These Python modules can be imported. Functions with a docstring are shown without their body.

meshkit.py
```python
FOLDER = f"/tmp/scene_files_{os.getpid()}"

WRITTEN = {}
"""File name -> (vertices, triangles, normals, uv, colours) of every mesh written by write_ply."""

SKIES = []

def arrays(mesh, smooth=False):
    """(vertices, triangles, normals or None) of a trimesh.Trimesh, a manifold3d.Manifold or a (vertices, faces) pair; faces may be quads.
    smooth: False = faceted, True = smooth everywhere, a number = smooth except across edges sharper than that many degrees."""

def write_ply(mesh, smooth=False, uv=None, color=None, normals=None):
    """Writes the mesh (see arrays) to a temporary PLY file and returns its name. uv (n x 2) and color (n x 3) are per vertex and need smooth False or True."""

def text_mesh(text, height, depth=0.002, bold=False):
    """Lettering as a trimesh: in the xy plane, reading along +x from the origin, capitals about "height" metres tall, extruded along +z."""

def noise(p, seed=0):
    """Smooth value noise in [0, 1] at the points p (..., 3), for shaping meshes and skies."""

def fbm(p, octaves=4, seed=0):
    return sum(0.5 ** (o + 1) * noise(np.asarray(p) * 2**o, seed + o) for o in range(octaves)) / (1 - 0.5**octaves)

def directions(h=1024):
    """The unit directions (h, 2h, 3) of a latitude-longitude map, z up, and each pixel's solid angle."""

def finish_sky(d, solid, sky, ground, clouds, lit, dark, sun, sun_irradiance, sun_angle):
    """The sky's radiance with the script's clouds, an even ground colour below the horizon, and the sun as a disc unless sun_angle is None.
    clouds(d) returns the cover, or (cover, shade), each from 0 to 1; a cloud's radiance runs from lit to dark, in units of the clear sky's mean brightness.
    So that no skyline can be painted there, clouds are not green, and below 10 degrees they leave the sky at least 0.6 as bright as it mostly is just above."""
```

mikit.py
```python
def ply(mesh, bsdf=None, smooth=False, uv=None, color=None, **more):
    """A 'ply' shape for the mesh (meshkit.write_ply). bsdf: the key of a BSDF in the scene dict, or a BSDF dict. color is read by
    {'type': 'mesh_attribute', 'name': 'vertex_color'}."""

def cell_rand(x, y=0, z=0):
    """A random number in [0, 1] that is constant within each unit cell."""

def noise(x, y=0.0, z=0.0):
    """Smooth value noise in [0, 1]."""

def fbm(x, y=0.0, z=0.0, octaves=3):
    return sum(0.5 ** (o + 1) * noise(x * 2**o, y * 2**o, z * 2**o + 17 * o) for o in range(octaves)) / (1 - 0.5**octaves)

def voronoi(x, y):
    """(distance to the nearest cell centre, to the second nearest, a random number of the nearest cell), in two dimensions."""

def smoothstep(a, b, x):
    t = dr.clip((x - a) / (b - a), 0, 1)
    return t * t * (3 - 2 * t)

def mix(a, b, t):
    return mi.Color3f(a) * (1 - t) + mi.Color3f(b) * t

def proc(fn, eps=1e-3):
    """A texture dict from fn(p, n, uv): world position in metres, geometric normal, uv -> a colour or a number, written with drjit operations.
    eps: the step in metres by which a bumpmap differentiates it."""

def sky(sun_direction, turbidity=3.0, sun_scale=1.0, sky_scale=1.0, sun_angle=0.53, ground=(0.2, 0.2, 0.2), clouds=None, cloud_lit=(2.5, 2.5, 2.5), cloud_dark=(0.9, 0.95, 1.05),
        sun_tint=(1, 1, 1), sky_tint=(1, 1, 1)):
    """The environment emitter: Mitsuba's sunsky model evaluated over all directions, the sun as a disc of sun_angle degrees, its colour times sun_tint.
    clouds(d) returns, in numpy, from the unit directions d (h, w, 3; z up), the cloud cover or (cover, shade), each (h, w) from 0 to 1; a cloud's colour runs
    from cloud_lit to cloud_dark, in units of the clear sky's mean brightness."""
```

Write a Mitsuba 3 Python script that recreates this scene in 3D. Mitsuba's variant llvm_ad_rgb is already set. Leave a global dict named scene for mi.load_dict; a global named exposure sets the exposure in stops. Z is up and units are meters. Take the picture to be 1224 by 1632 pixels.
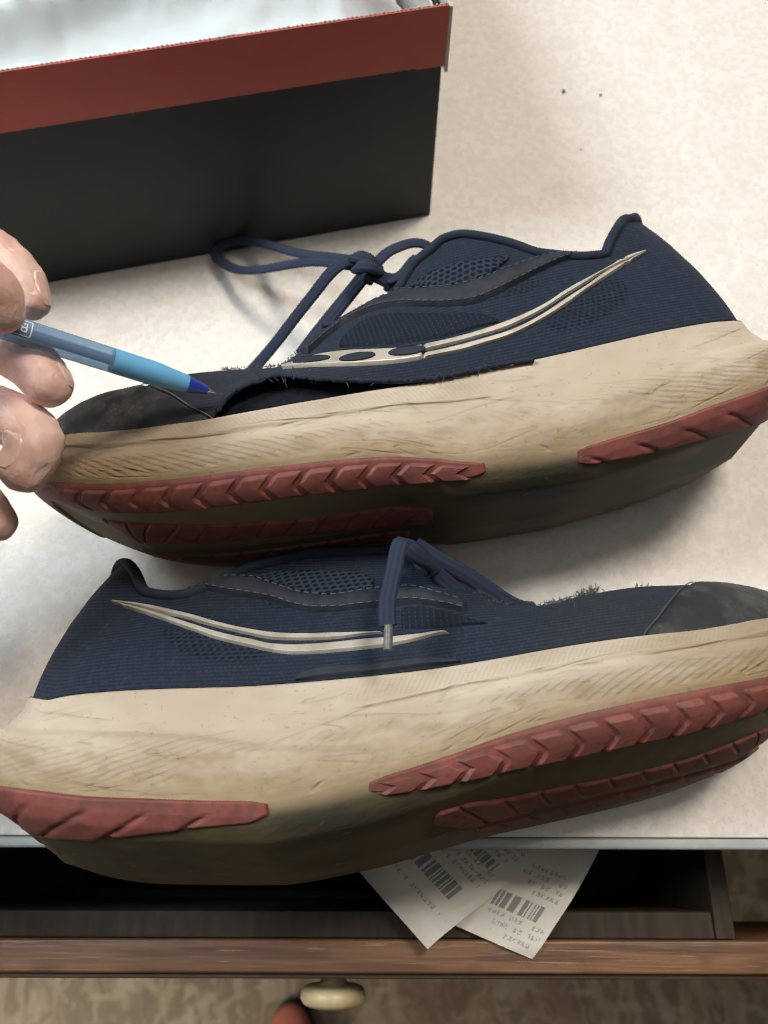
import math, numpy as np, trimesh, mitsuba as mi, drjit as dr, mikit, meshkit, manifold3d
from manifold3d import Manifold
from scipy.interpolate import PchipInterpolator
from mikit import proc, noise, fbm, smoothstep, mix, voronoi, cell_rand
T = mi.ScalarTransform4f
scene, labels = {}, {}
# ------------------------------------------------------------------ camera, light, exposure
exposure = 0.22
CAM, PITCH, ROLL = np.array([0, 0, .355]), math.radians(66.0), math.radians(.75)
fwd = np.array([0, math.cos(PITCH), -math.sin(PITCH)])
up0 = np.cross([1, 0, 0], fwd)
up = np.cross(np.array([1., 0, 0]) * math.cos(ROLL) + up0 * math.sin(ROLL), fwd)
scene['camera'] = {'type': 'thinlens', 'fov': 2 * math.degrees(math.atan(612 / 1225)), 'fov_axis': 'x',
                   'aperture_radius': .0013, 'focus_distance': .295, 'near_clip': .01, 'far_clip': 30.0,
                   'to_world': T().look_at(origin=CAM.tolist(), target=(CAM + fwd).tolist(), up=up.tolist())}
def lamp(key, pos, target, size, rgb, label, cat='lamp'):
    m = T().look_at(origin=pos, target=target, up=[0.01, 1, 0.02]) @ T().scale([size[0] / 2, size[1] / 2, 1])
    scene[key] = {'type': 'rectangle', 'to_world': m, 'emitter': {'type': 'area', 'radiance': {'type': 'rgb', 'value': rgb}}}
    labels[key] = {'label': label, 'category': cat}
def scl(c, k): return [float(x * k) for x in c]
lamp('ceiling_lamp', [.50, .72, 1.75], [.02, .15, 0], (.40, .40), scl((1, .885, .75), 46), 'warm square ceiling lamp above and behind the counter')
lamp('window_lamp', [-1.15, .42, 1.35], [.05, .2, 0], (.52, .52), scl((.88, .97, 1.0), 31), 'cool white lamp panel high on the left')
lamp('added_fill_panel', [.1, .1, 2.1], [.1, .1, 0], (2.6, 2.6), scl((1, .95, .88), .50), 'large dim fill panel added over the whole counter in place of room bounce')  # added fill: stands in for light bounced around the room
lamp('added_floor_fill', [-.85, -.60, -.12], [-.85, -.60, -.9], (.6, .4), scl((1, .92, .80), 11), 'added low fill panel brightening the floor left of the counter')  # made-up source, faces straight down so that only things below it brighten
# ------------------------------------------------------------------ materials
def two(b): return {'type': 'twosided', 'bsdf': b}
def principled(col, rough, spec=.4, **k):
    c = col if isinstance(col, dict) else {'type': 'rgb', 'value': list(col)}
    r = rough if isinstance(rough, dict) else float(rough)
    return {'type': 'principled', 'base_color': c, 'roughness': r, 'specular': spec, **k}
def bump(b, fn, height, eps=3e-4):
    return {'type': 'bumpmap', 'arbitrary': proc(fn, eps), 'scale': float(height), 'bsdf': b}
def mat(name, b): scene[name] = b
# table laminate: warm white with faint mottling
def table_col(p, n, uv):
    a = fbm(p.x * 330, p.y * 330, 3.1, 3); b = fbm(p.x * 60, p.y * 60, 8.2, 3); c = noise(p.x * 1100, p.y * 1100, 5)
    col = mix((.635, .605, .565), (.685, .66, .63), smoothstep(.35, .65, a))
    col = mix(col, (.61, .575, .53), .35 * smoothstep(.5, .72, b))
    return mix(col, (.54, .50, .45), .4 * smoothstep(.74, .86, c))
mat('m_table', two(bump(principled(proc(table_col), .42, .35), lambda p, n, uv: fbm(p.x * 700, p.y * 700, 1.0, 2), .00006)))
# midsole foam  (uv.x = s metres, uv.y = v)
def foam_lines(s, v):
    w = fbm(s * 60, v * 5, 3.3, 3)
    low = smoothstep(.46, .56, v) * (1 - smoothstep(.84, .95, v))
    patch = smoothstep(.30, .5, noise(s * 40, v * 4, 9.1))
    heel = 1 - smoothstep(.10, .14, s); fore = smoothstep(.15, .18, s)
    lines = heel * dr.sin(2 * np.pi * (s * 170 + v * 17 + 1.0 * w)) + (1 - heel) * dr.sin(2 * np.pi * (s * 175 + v * 8.5 + .8 * w))
    g1 = (.35 * lines - .75 * smoothstep(.35, .95, -lines)) * low * patch * (.55 + .45 * fore)
    g2 = dr.sin(2 * np.pi * (s * 520 + v * 10)) * smoothstep(.03, .07, v) * (1 - smoothstep(.22, .27, v)) * smoothstep(.13, .16, s) * (1 - smoothstep(.27, .30, s))
    crease = (1 - dr.minimum(1, dr.abs(v - .31 - .02 * dr.sin(s * 60) - .05 * (w - .5)) / .016)) * smoothstep(.12, .15, s) * smoothstep(.35, .5, noise(s * 30, 4.0, 2.0))
    q = fbm(s * 22, v * 6 + s * 30, 6.6, 3); q2 = fbm(s * 13 + 3, v * 5 - s * 18, 2.6, 3)
    wr = (1 - dr.minimum(1, dr.abs(q - .5) / .020)) * smoothstep(.45, .62, noise(s * 50, v * 6, 1.0)) + (1 - dr.minimum(1, dr.abs(q2 - .47) / .016)) * smoothstep(.42, .58, noise(s * 36 + 9, v * 5, 7.0))
    q3 = fbm(s * 46, v * 26 + s * 30, 4.1, 3)
    wr = wr + .8 * (1 - dr.minimum(1, dr.abs(q3 - .5) / .014)) * smoothstep(.5, .62, noise(s * 60, v * 5, 3.0))
    wr = wr * smoothstep(.05, .2, v) * (1 - smoothstep(.95, 1.0, v))
    return g1, g2, crease, wr
def foam_col(p, n, uv):
    s, v = uv.x, uv.y
    a = fbm(s * 38, v * 3.0, 1.7, 4); b = fbm(s * 210, v * 16, 4.4, 3); c = fbm(s * 90, v * 9, 2.2, 4)
    g1, g2, crease, wr = foam_lines(s, v)
    col = mix((.445, .385, .312), (.385, .322, .248), smoothstep(.3, .7, a))
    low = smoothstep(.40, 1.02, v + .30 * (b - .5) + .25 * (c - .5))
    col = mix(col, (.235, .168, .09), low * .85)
    toe = smoothstep(.235, .31, s + .05 * (a - .5))
    col = mix(col, (.245, .178, .098), toe * .75)
    col = mix(col, (.22, .165, .095), .38 * smoothstep(.54, .74, c) * smoothstep(.25, .8, v))
    col = mix(col, (.18, .14, .095), dr.minimum(.55, .35 * dr.maximum(-g1, 0) + .15 * dr.maximum(-g2, 0) + .42 * crease + .20 * wr))
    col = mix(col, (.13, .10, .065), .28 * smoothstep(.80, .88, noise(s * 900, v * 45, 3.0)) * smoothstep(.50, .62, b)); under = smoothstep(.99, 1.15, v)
    col = mix(col, mix(mix((.085, .066, .036), (.043, .040, .029), smoothstep(.35, .65, a)), (.155, .128, .075), smoothstep(.17, .25, s + .06 * (a - .5))), under)  # underside shade painted into the foam, forefoot paler for light off the counter
    return mix(col, (.12, .10, .07), .55 * smoothstep(.68, .73, b) * smoothstep(.6, 1.1, v) * smoothstep(.5, .6, a))
def foam_h(p, n, uv):
    s, v = uv.x, uv.y
    g1, g2, crease, wr = foam_lines(s, v)
    return .55 * g1 + .16 * g2 - .9 * crease - .8 * wr + .5 * fbm(s * 300, v * 24, .5, 3)
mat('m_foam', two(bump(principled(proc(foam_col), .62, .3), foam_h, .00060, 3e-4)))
# red outsole rubber
def red_col(p, n, uv):
    a = fbm(p.x * 130, p.y * 130, p.z * 130, 3); b = fbm(p.x * 500, p.y * 500, p.z * 500, 2)
    col = mix((.185, .056, .046), (.135, .043, .037), smoothstep(.35, .65, a))
    return mix(col, (.085, .05, .035), .5 * smoothstep(.55, .72, b))
mat('m_red', two(bump(principled(proc(red_col), .6, .35), lambda p, n, uv: fbm(p.x * 1400, p.y * 1400, p.z * 1400, 2), .00012)))
def redworn_col(p, n, uv):
    a = fbm(p.x * 90, p.y * 90, p.z * 90, 3)
    return mix((.20, .058, .048), (.11, .085, .065), smoothstep(.42, .58, a))
mat('m_red_worn', two(bump(principled(proc(redworn_col), .65, .3), lambda p, n, uv: fbm(p.x * 1400, p.y * 1400, p.z * 1400, 2), .00015)))
# knit (uv.x = s, uv.y = height above the seam)
def knit_col(p, n, uv):
    a = fbm(uv.x * 70, uv.y * 70, 2.2, 3)
    rib = .5 + .5 * dr.sin(2 * np.pi * uv.y / (.0016) + 3 * (a - .5))
    st = .5 + .5 * dr.sin(2 * np.pi * uv.x / .0019 + 3.14 * dr.floor(uv.y / (.0016)))
    col = mix((.0090, .0140, .0250), (.0180, .0278, .0490), rib * (.55 + .45 * st))
    fuzz = smoothstep(.5, .85, fbm(uv.x * 900, uv.y * 700, 7.7, 3)); dirt = smoothstep(.17, .27, uv.x + .03 * (a - .5)) * (.55 + .45 * a)
    col = mix(col, (.003, .004, .007), .75 * knit_perf(uv)); return mix(mix(col, (.045, .055, .073), .3 * fuzz), (.042, .040, .036), .42 * dirt)
def knit_perf(uv):
    m = dr.maximum(1 - dr.square((uv.x - .085) / .028) - dr.square((uv.y - .022 + .28 * (uv.x - .085)) / .010), 1 - dr.square((uv.x - .118) / .020) - dr.square((uv.y - .040) / .007))
    x, y = uv.x / .0030, uv.y / .0019
    row = dr.floor(y); fx = x + .5 * (row - 2 * dr.floor(row / 2)); fx = fx - dr.floor(fx) - .5; fy = y - row - .5
    return smoothstep(.0, .35, m) * (1 - smoothstep(.22, .40, dr.sqrt(fx * fx + fy * fy)))
def knit_h(p, n, uv):
    rib = dr.sin(2 * np.pi * uv.y / (.0016) + 3 * (fbm(uv.x * 70, uv.y * 70, 2.2, 3) - .5))
    st = dr.sin(2 * np.pi * uv.x / .0019 + 3.14 * dr.floor(uv.y / (.0016)))
    return -.8 * knit_perf(uv) + .35 * rib + .25 * st * (.5 + .5 * rib) + .4 * fbm(uv.x * 260, uv.y * 260, 1.1, 3)
mat('m_knit', two(bump(principled(proc(knit_col), .85, .2, sheen=.35, sheen_tint=.25), knit_h, .00024, 2e-4)))
def mesh_cell(uv):
    x, y = uv.x / .0036, uv.y / .0022
    row = dr.floor(y); fx = x + .5 * (row - 2 * dr.floor(row / 2)); fx = fx - dr.floor(fx) - .5; fy = y - row - .5
    return smoothstep(.25, .45, dr.sqrt(fx * fx * 1.1 + fy * fy * 1.2))
mat('m_mesh', two(bump(principled(proc(lambda p, n, uv: mix((.004, .006, .010), (.022, .032, .054), mesh_cell(uv))), .85, .2, sheen=.4), lambda p, n, uv: mesh_cell(uv), .0007, 2e-4)))
def rib2(uv): return dr.maximum(dr.sin(2 * np.pi * uv.x / .0024), 0) * (.55 + .45 * dr.sin(2 * np.pi * uv.y / .0017))
mat('m_ribmesh', two(bump(principled(proc(lambda p, n, uv: mix((.008, .012, .021), (.021, .031, .054), rib2(uv))), .85, .2, sheen=.4), lambda p, n, uv: rib2(uv), .0006, 2e-4)))
def dark_fab(p, n, uv):
    return mix((.011, .0145, .022), (.025, .031, .044), fbm(p.x * 300, p.y * 300, p.z * 300, 3))
mat('m_overlay', two(bump(principled(proc(dark_fab), .7, .3, sheen=.4), lambda p, n, uv: fbm(p.x * 900, p.y * 900, p.z * 900, 3), .0002)))
mat('m_lining', two(bump(principled(proc(lambda p, n, uv: mix((.004, .005, .008), (.012, .015, .022), fbm(p.x * 500, p.y * 500, p.z * 500, 3))), .9, .1), lambda p, n, uv: fbm(p.x * 700, p.y * 700, p.z * 700, 3), .0005)))
def leather_col(p, n, uv):
    a = fbm(p.x * 120, p.y * 120, p.z * 120, 4); b = fbm(p.x * 700, p.y * 700, p.z * 700, 2)
    col = mix((.020, .023, .028), (.045, .046, .048), smoothstep(.35, .7, a))
    return mix(col, (.13, .115, .095), .35 * smoothstep(.6, .8, b) * smoothstep(.4, .6, a))
mat('m_leather', two(bump(principled(proc(leather_col), .55, .4), lambda p, n, uv: fbm(p.x * 800, p.y * 800, p.z * 800, 3), .00025)))
mat('m_logo', two(principled(proc(lambda p, n, uv: mix((.47, .435, .385), (.38, .35, .30), smoothstep(.4, .7, fbm(p.x * 160, p.y * 160, p.z * 160, 3)))), .38, .5, metallic=.25)))
def lace_h(p, n, uv): return dr.sin(2 * np.pi * (uv.x / .0016 + uv.y * 4)) * dr.sin(2 * np.pi * (uv.x / .0016 - uv.y * 4))
mat('m_lace', two(bump(principled(proc(lambda p, n, uv: mix((.016, .022, .043), (.029, .038, .067), .5 + .5 * lace_h(p, n, uv))), .85, .2, sheen=.5), lace_h, .00018, 2e-4)))
mat('m_aglet', two(principled(proc(lambda p, n, uv: mix((.05, .052, .06), (.15, .145, .14), fbm(p.x * 900, p.y * 900, p.z * 900, 2))), .45, .4)))
mat('m_thread', two(principled((.17, .16, .15), .8, .2)))
mat('m_thread_dark', two(principled((.075, .08, .09), .8, .2)))
# box, paper, wood, floor
def bcol(p, n, uv):
    a = fbm(p.x * 60, p.z * 60, p.y * 60, 3)
    return mix((.012, .0125, .013), (.018, .019, .0195), a)
mat('m_box', two(principled(proc(bcol), .55, .35)))
mat('m_boxred', two(principled(proc(lambda p, n, uv: mix((.46, .10, .082), (.40, .09, .078), fbm(p.x * 80, p.y * 80, p.z * 80, 3))), .6, .3)))
mat('m_board', two(principled((.42, .40, .36), .8, .2)))
mat('m_tissue', {'type': 'principledthin', 'base_color': {'type': 'rgb', 'value': [.63, .70, .74]}, 'roughness': .7, 'diff_trans': .5})
def wood(p, n, uv, a=(.095, .042, .020), b=(.165, .078, .036)):
    g = fbm(p.x * 14, p.y * 260, p.z * 260, 4); h = fbm(p.x * 40, p.y * 60, p.z * 60, 3)
    c = mix(a, b, smoothstep(.3, .7, g)); c = mix(c, (.07, .035, .018), .6 * smoothstep(.55, .8, h))
    c = mix(c, (.36, .26, .17), .5 * smoothstep(.70, .80, fbm(p.x * 35, p.y * 900, p.z * 900, 3)) * smoothstep(.5, .65, noise(p.x * 30, p.y * 200, 3)))
    return c
mat('m_wood', two(bump(principled(proc(wood), .4, .45), lambda p, n, uv: fbm(p.x * 30, p.y * 700, p.z * 700, 3), .0002)))
mat('m_wood_dark', two(principled(proc(lambda p, n, uv: wood(p, n, uv, (.05, .032, .02), (.10, .065, .04))), .55, .35)))
mat('m_wood_raw', two(principled(proc(lambda p, n, uv: mix((.018, .014, .011), (.048, .034, .023), fbm(p.x * 300, p.y * 60, p.z * 60, 3))), .7, .25)))
mat('m_black', two(principled((.006, .007, .008), .7, .2)))
mat('m_knob', two(principled(proc(lambda p, n, uv: mix((.36, .28, .16), (.45, .36, .21), fbm(p.x * 400, p.y * 90, p.z * 90, 3))), .4, .4, clearcoat=.25, clearcoat_gloss=.6)))
def floor_col(p, n, uv):
    a = fbm(p.x * 12, p.y * 12, 1.3, 4); w = fbm(p.x * 30, p.y * 30, 5.1, 3)
    st = fbm(p.x * 90 + 6 * w, p.y * 30 - 5 * w, 2.0, 4)
    c = mix((.20, .150, .095), (.31, .25, .165), smoothstep(.35, .65, st)); c = mix(c, (.42, .37, .27), .5 * smoothstep(.6, .75, fbm(p.x * 60 - 5 * w, p.y * 75, 9.0, 3)))
    return mix(c, (.17, .11, .07), .6 * smoothstep(.5, .7, a))
mat('m_floor', two(principled(proc(floor_col), .5, .3)))
mat('m_edge', two(principled(proc(lambda p, n, uv: mix((.30, .33, .34), (.42, .44, .44), fbm(p.x * 90, p.y * 300, 1, 3))), .45, .4)))
mat('m_collar', two(bump(principled(proc(lambda p, n, uv: mix((.011, .016, .027), (.022, .031, .050), fbm(p.x * 260, p.y * 260, p.z * 260, 3))), .85, .2, sheen=.3), lambda p, n, uv: fbm(p.x * 1100, p.y * 1100, p.z * 1100, 3), .0003)))
# ---------------------------------------------------------------- shoe geometry
# local shoe frame, metres: s = heel -> toe, w = sideways (+w is the outer side), u = up from the ground
L = 0.342
def sstep(a, b, x):
    t = np.clip((np.asarray(x, float) - a) / (b - a), 0, 1); return t * t * (3 - 2 * t)
def half_width(s):
    s = np.clip(s, 0, L)
    k = PCHIP_W(s)
    rh, rt = .045, .115
    e = np.where(s < rh, (1 - np.abs(1 - np.minimum(s, rh) / rh) ** 2.3) ** (1 / 2.3), 1.0)
    return k * e * np.where(s > L - rt, (1 - (np.maximum(s - L + rt, 0) / rt) ** 2.3) ** (1 / 2.0), 1.0)
PCHIP_W = PchipInterpolator([0, .055, .11, .16, .225, .27, .342], [.043, .0445, .0425, .044, .0525, .0535, .050])
def outline(phi):
    """phi 0..1: heel -> toe along the outer side; 1..2: toe -> heel along the inner side."""
    phi = np.mod(np.asarray(phi, float), 2)
    a = np.where(phi <= 1, phi, 2 - phi)
    s = L * (1 - np.cos(np.pi * a)) / 2
    w = half_width(s) * np.where(phi <= 1, 1, -1)
    return s, w
def out_normal(phi):
    e = .02
    s0, w0 = outline(np.mod(phi - e, 2)); s1, w1 = outline(np.mod(phi + e, 2))
    d = np.stack([s1 - s0, w1 - w0], -1); d /= np.linalg.norm(d, axis=-1, keepdims=True) + 1e-12
    return -d[..., 1], d[..., 0]        # outward (ns, nw)
class Shoe:
    def __init__(self, O, S, U, W, prof):
        self.O, self.S, self.U, self.W = (np.array(x, float) for x in (O, S, U, W))
        self.p = {k: PchipInterpolator(*np.array(v, float).T, extrapolate=True) for k, v in prof.items()}
        self.lim = {k: (v[0][0], v[-1][0]) for k, v in prof.items()}
    def f(self, k, s): return self.p[k](np.clip(s, *self.lim[k]))
    def world(self, s, w, u):
        s, w, u = np.broadcast_arrays(s, w, u)
        return self.O + s[..., None] * self.S + w[..., None] * self.W + u[..., None] * self.U
    def sole(self, phi, v):
        """v 0 = seam with the upper, 1 = lower edge of the side wall, 1..1.35 = bevel, 2 = middle of the bottom."""
        phi, v = np.broadcast_arrays(np.asarray(phi, float), np.asarray(v, float))
        phi, v = np.where(v > 2, np.mod(2 - phi, 2), phi), np.where(v > 2, 4 - v, v)     # past the middle: the other half
        s, w = outline(phi); ns, nw = out_normal(phi)
        heel = 1 - sstep(.0, .05, s)
        ut, ub = self.f('seam', s), self.f('border', s)
        ins = np.interp(v, [0, .1, .3, .42, .6, .8, .93, 1, 1.1, 1.2, 1.35], [.0060, .0052, .0040, .0036, .0014, 0, .0004, .0014, .0035, .0065, .013])
        ins = ins + heel * np.interp(v, [0, .2, .45, .6, .75, 1, 1.35], [.009, .0085, .004, .001, 0, .001, .004])
        vc = np.interp(s, [0, .05, .09, .12, .15, .2], [.38, .42, .48, .60, .75, .9])
        ins = ins - .0022 * (sstep(-.03, .05, v - vc) - sstep(.0, .30, v - vc - .12)) * (1 - sstep(.13, .17, s))
        ins = ins + .0015 * (sstep(.285, .315, v) - sstep(.32, .62, v)) * sstep(.13, .18, s)
        u = ut + (ub - ut) * np.clip(v, 0, 1) - np.interp(v, [1, 1.1, 1.2, 1.35, 2], [0, .0035, .0065, .0095, .0125])
        s1, w1 = s - ins * ns, w - ins * nw
        b = np.clip((v - 1.35) / .65, 0, 1)
        spine = np.clip(s, .035, L - .05)
        s1 = s1 + (spine - s1) * b; w1 = w1 * (1 - b)
        # the ground clearance follows the middle's own rocker
        u = u + (self.f('border', spine) - ub) * b
        return s1, w1, u
    def rim(self, phi):
        s, w = outline(phi)
        st = self.f('rim_s', np.where(phi <= 1, phi, 2 - phi))
        wt = self.f('rim_w', st) * np.where(phi <= 1, 1, -1)
        ut = self.f('rim_u', st)
        return st, wt, ut
    def upper(self, phi, p):
        """p 0 = seam with the sole, 1 = collar / throat edge."""
        phi, p = np.broadcast_arrays(np.asarray(phi, float), np.asarray(p, float))
        s0, w0, u0 = self.sole(phi, np.zeros_like(phi))
        ns, nw = out_normal(phi)
        s0, w0, u0 = s0 - .0012 * ns, w0 - .0012 * nw, u0 - .0015
        st, wt, ut = self.rim(phi)
        k = self.f('round', s0)             # 0 straight wall, 1 round
        p = np.clip(p, 0, 1); h = p * (1 - k) + np.sin(p * np.pi / 2) * k
        p = np.clip(p, 0, 1); g = p ** 1.4 * (1 - k) + (1 - np.cos(p * np.pi / 2)) * k
        return s0 + (st - s0) * g, w0 + (wt - w0) * g, u0 + (ut - u0) * h
    def point(self, kind, a, b, off=0.0):
        f = self.sole if kind == 'sole' else self.upper
        P = self.world(*f(a, b))
        if np.ndim(off) or off != 0:
            e = 2e-3
            A = self.world(*f(np.asarray(a) + e, b)) - self.world(*f(np.asarray(a) - e, b))
            B = self.world(*f(a, np.asarray(b) + e)) - self.world(*f(a, np.asarray(b) - e))
            n = np.cross(A, B); n /= np.linalg.norm(n, axis=-1, keepdims=True) + 1e-15
            if np.dot(np.cross(self.S, self.U), self.W) < 0: n = -n
            n = n if kind == 'upper' else -n
            P = P + n * np.asarray(off)[..., None]
        return P
def grid_faces(n, m, wrap=False):
    i, j = np.meshgrid(np.arange(n if wrap else n - 1), np.arange(m - 1), indexing='ij')
    a, b, c, d = i * m + j, ((i + 1) % n) * m + j, ((i + 1) % n) * m + j + 1, i * m + j + 1
    return np.concatenate([np.stack([a, b, c], -1).reshape(-1, 3), np.stack([a, c, d], -1).reshape(-1, 3)])
# ------------------------------------------------------------------ shoes
def put(key, mesh, bsdf, smooth=True, uv=None, label=None, kind=None):
    if key in scene:
        i = 1
        while f'{key}_{i:03d}' in scene: i += 1
        key = f'{key}_{i:03d}'
    scene[key] = mikit.ply(mesh, bsdf, smooth=smooth, uv=uv)
    d = {}
    if label: d['label'] = label
    if kind: d['kind'] = kind
    if d: labels[key] = d
    return key
def sheet(P, wrap=False, uv=None):
    n, m = P.shape[:2]
    F = grid_faces(n, m, wrap)
    return (P.reshape(-1, 3), F), (None if uv is None else uv.reshape(-1, 2))
def resample(poly, n):
    poly = np.asarray(poly, float)
    d = np.r_[0, np.cumsum(np.linalg.norm(np.diff(poly, axis=0) * [1, .35], axis=1))]
    t = np.linspace(0, d[-1], n)
    f = PchipInterpolator(d + np.arange(len(d)) * 1e-9, poly)
    return f(t)
def strip(sh, kind, a, b, thick, n=60, m=7, base=.0003, edge=.25, endtaper=True, puff=0.0, hf=None):
    """A raised patch between two polylines a and b given as (phi, v) on the shoe's surface."""
    A, B = resample(a, n), resample(b, n)
    t = np.linspace(0, 1, m)
    q = A[:, None] * (1 - t[None, :, None]) + B[:, None] * t[None, :, None]
    prof = np.clip(np.minimum(t, 1 - t) / max(edge / 2, 1e-6), 0, 1) ** .6
    e = np.ones(n)
    if endtaper:
        e = np.clip(np.minimum(np.arange(n), np.arange(n)[::-1]) / 2.0, 0, 1)
    h = base + thick * e[:, None] * prof[None] + puff * e[:, None] * np.sin(np.pi * t)[None]
    if hf is not None: h = h + hf(q[..., 0], q[..., 1]) * e[:, None] * prof[None]
    h[:, 0] = h[:, -1] = -.0006; h[0] = h[-1] = -.0006
    P = sh.point(kind, q[..., 0], q[..., 1], h)
    s, w = outline(q[..., 0])
    uv = np.stack([s, q[..., 1] * .06], -1)
    return sheet(P, uv=uv)
def tube(C, r, up=None, flat=1.0, k=10, taper=None):
    """A rounded band along the points C: half width r, half thickness r * flat; up = direction of the thickness."""
    C = np.asarray(C, float); n = len(C)
    t = np.gradient(C, axis=0); t /= np.linalg.norm(t, axis=1, keepdims=True) + 1e-12
    upv = np.broadcast_to(np.array([0, 0, 1.]) if up is None else np.asarray(up, float), C.shape)
    b = np.cross(t, upv); b /= np.linalg.norm(b, axis=1, keepdims=True) + 1e-12
    nn = np.cross(b, t)
    a = np.linspace(0, 2 * np.pi, k, endpoint=False)
    rr = np.full(n, r) if taper is None else r * np.asarray(taper)
    P = C[:, None] + rr[:, None, None] * (np.cos(a)[None, :, None] * b[:, None] + flat * np.sin(a)[None, :, None] * nn[:, None])
    d = np.r_[0, np.cumsum(np.linalg.norm(np.diff(C, axis=0), axis=1))]
    V = P.reshape(-1, 3)
    i, j = np.meshgrid(np.arange(n - 1), np.arange(k), indexing='ij')
    q = lambda x, y: x * k + y % k
    F = np.concatenate([np.stack([q(i, j), q(i + 1, j), q(i + 1, j + 1)], -1).reshape(-1, 3), np.stack([q(i, j), q(i + 1, j + 1), q(i, j + 1)], -1).reshape(-1, 3)])
    c0, c1 = len(V), len(V) + 1
    V = np.vstack([V, C[0], C[-1]])
    ja = np.arange(k)
    F = np.vstack([F, np.stack([np.full(k, c0), q(0, ja), q(0, ja + 1)], -1), np.stack([np.full(k, c1), q(n - 1, ja + 1), q(n - 1, ja)], -1)])
    uv = np.vstack([np.stack([np.repeat(d, k), np.tile(a / (2 * np.pi), n)], -1), [[0, 0], [d[-1], 0]]])
    return (V, F), uv
def curve(pts, n):
    pts = np.asarray(pts, float)
    d = np.r_[0, np.cumsum(np.linalg.norm(np.diff(pts, axis=0), axis=1))]
    from scipy.interpolate import CubicSpline
    return CubicSpline(d, pts)(np.linspace(0, d[-1], n))
def surf_curve(sh, kind, poly, n, off):
    q = resample(poly, n)
    return sh.point(kind, q[:, 0], q[:, 1], np.full(n, off))

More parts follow.
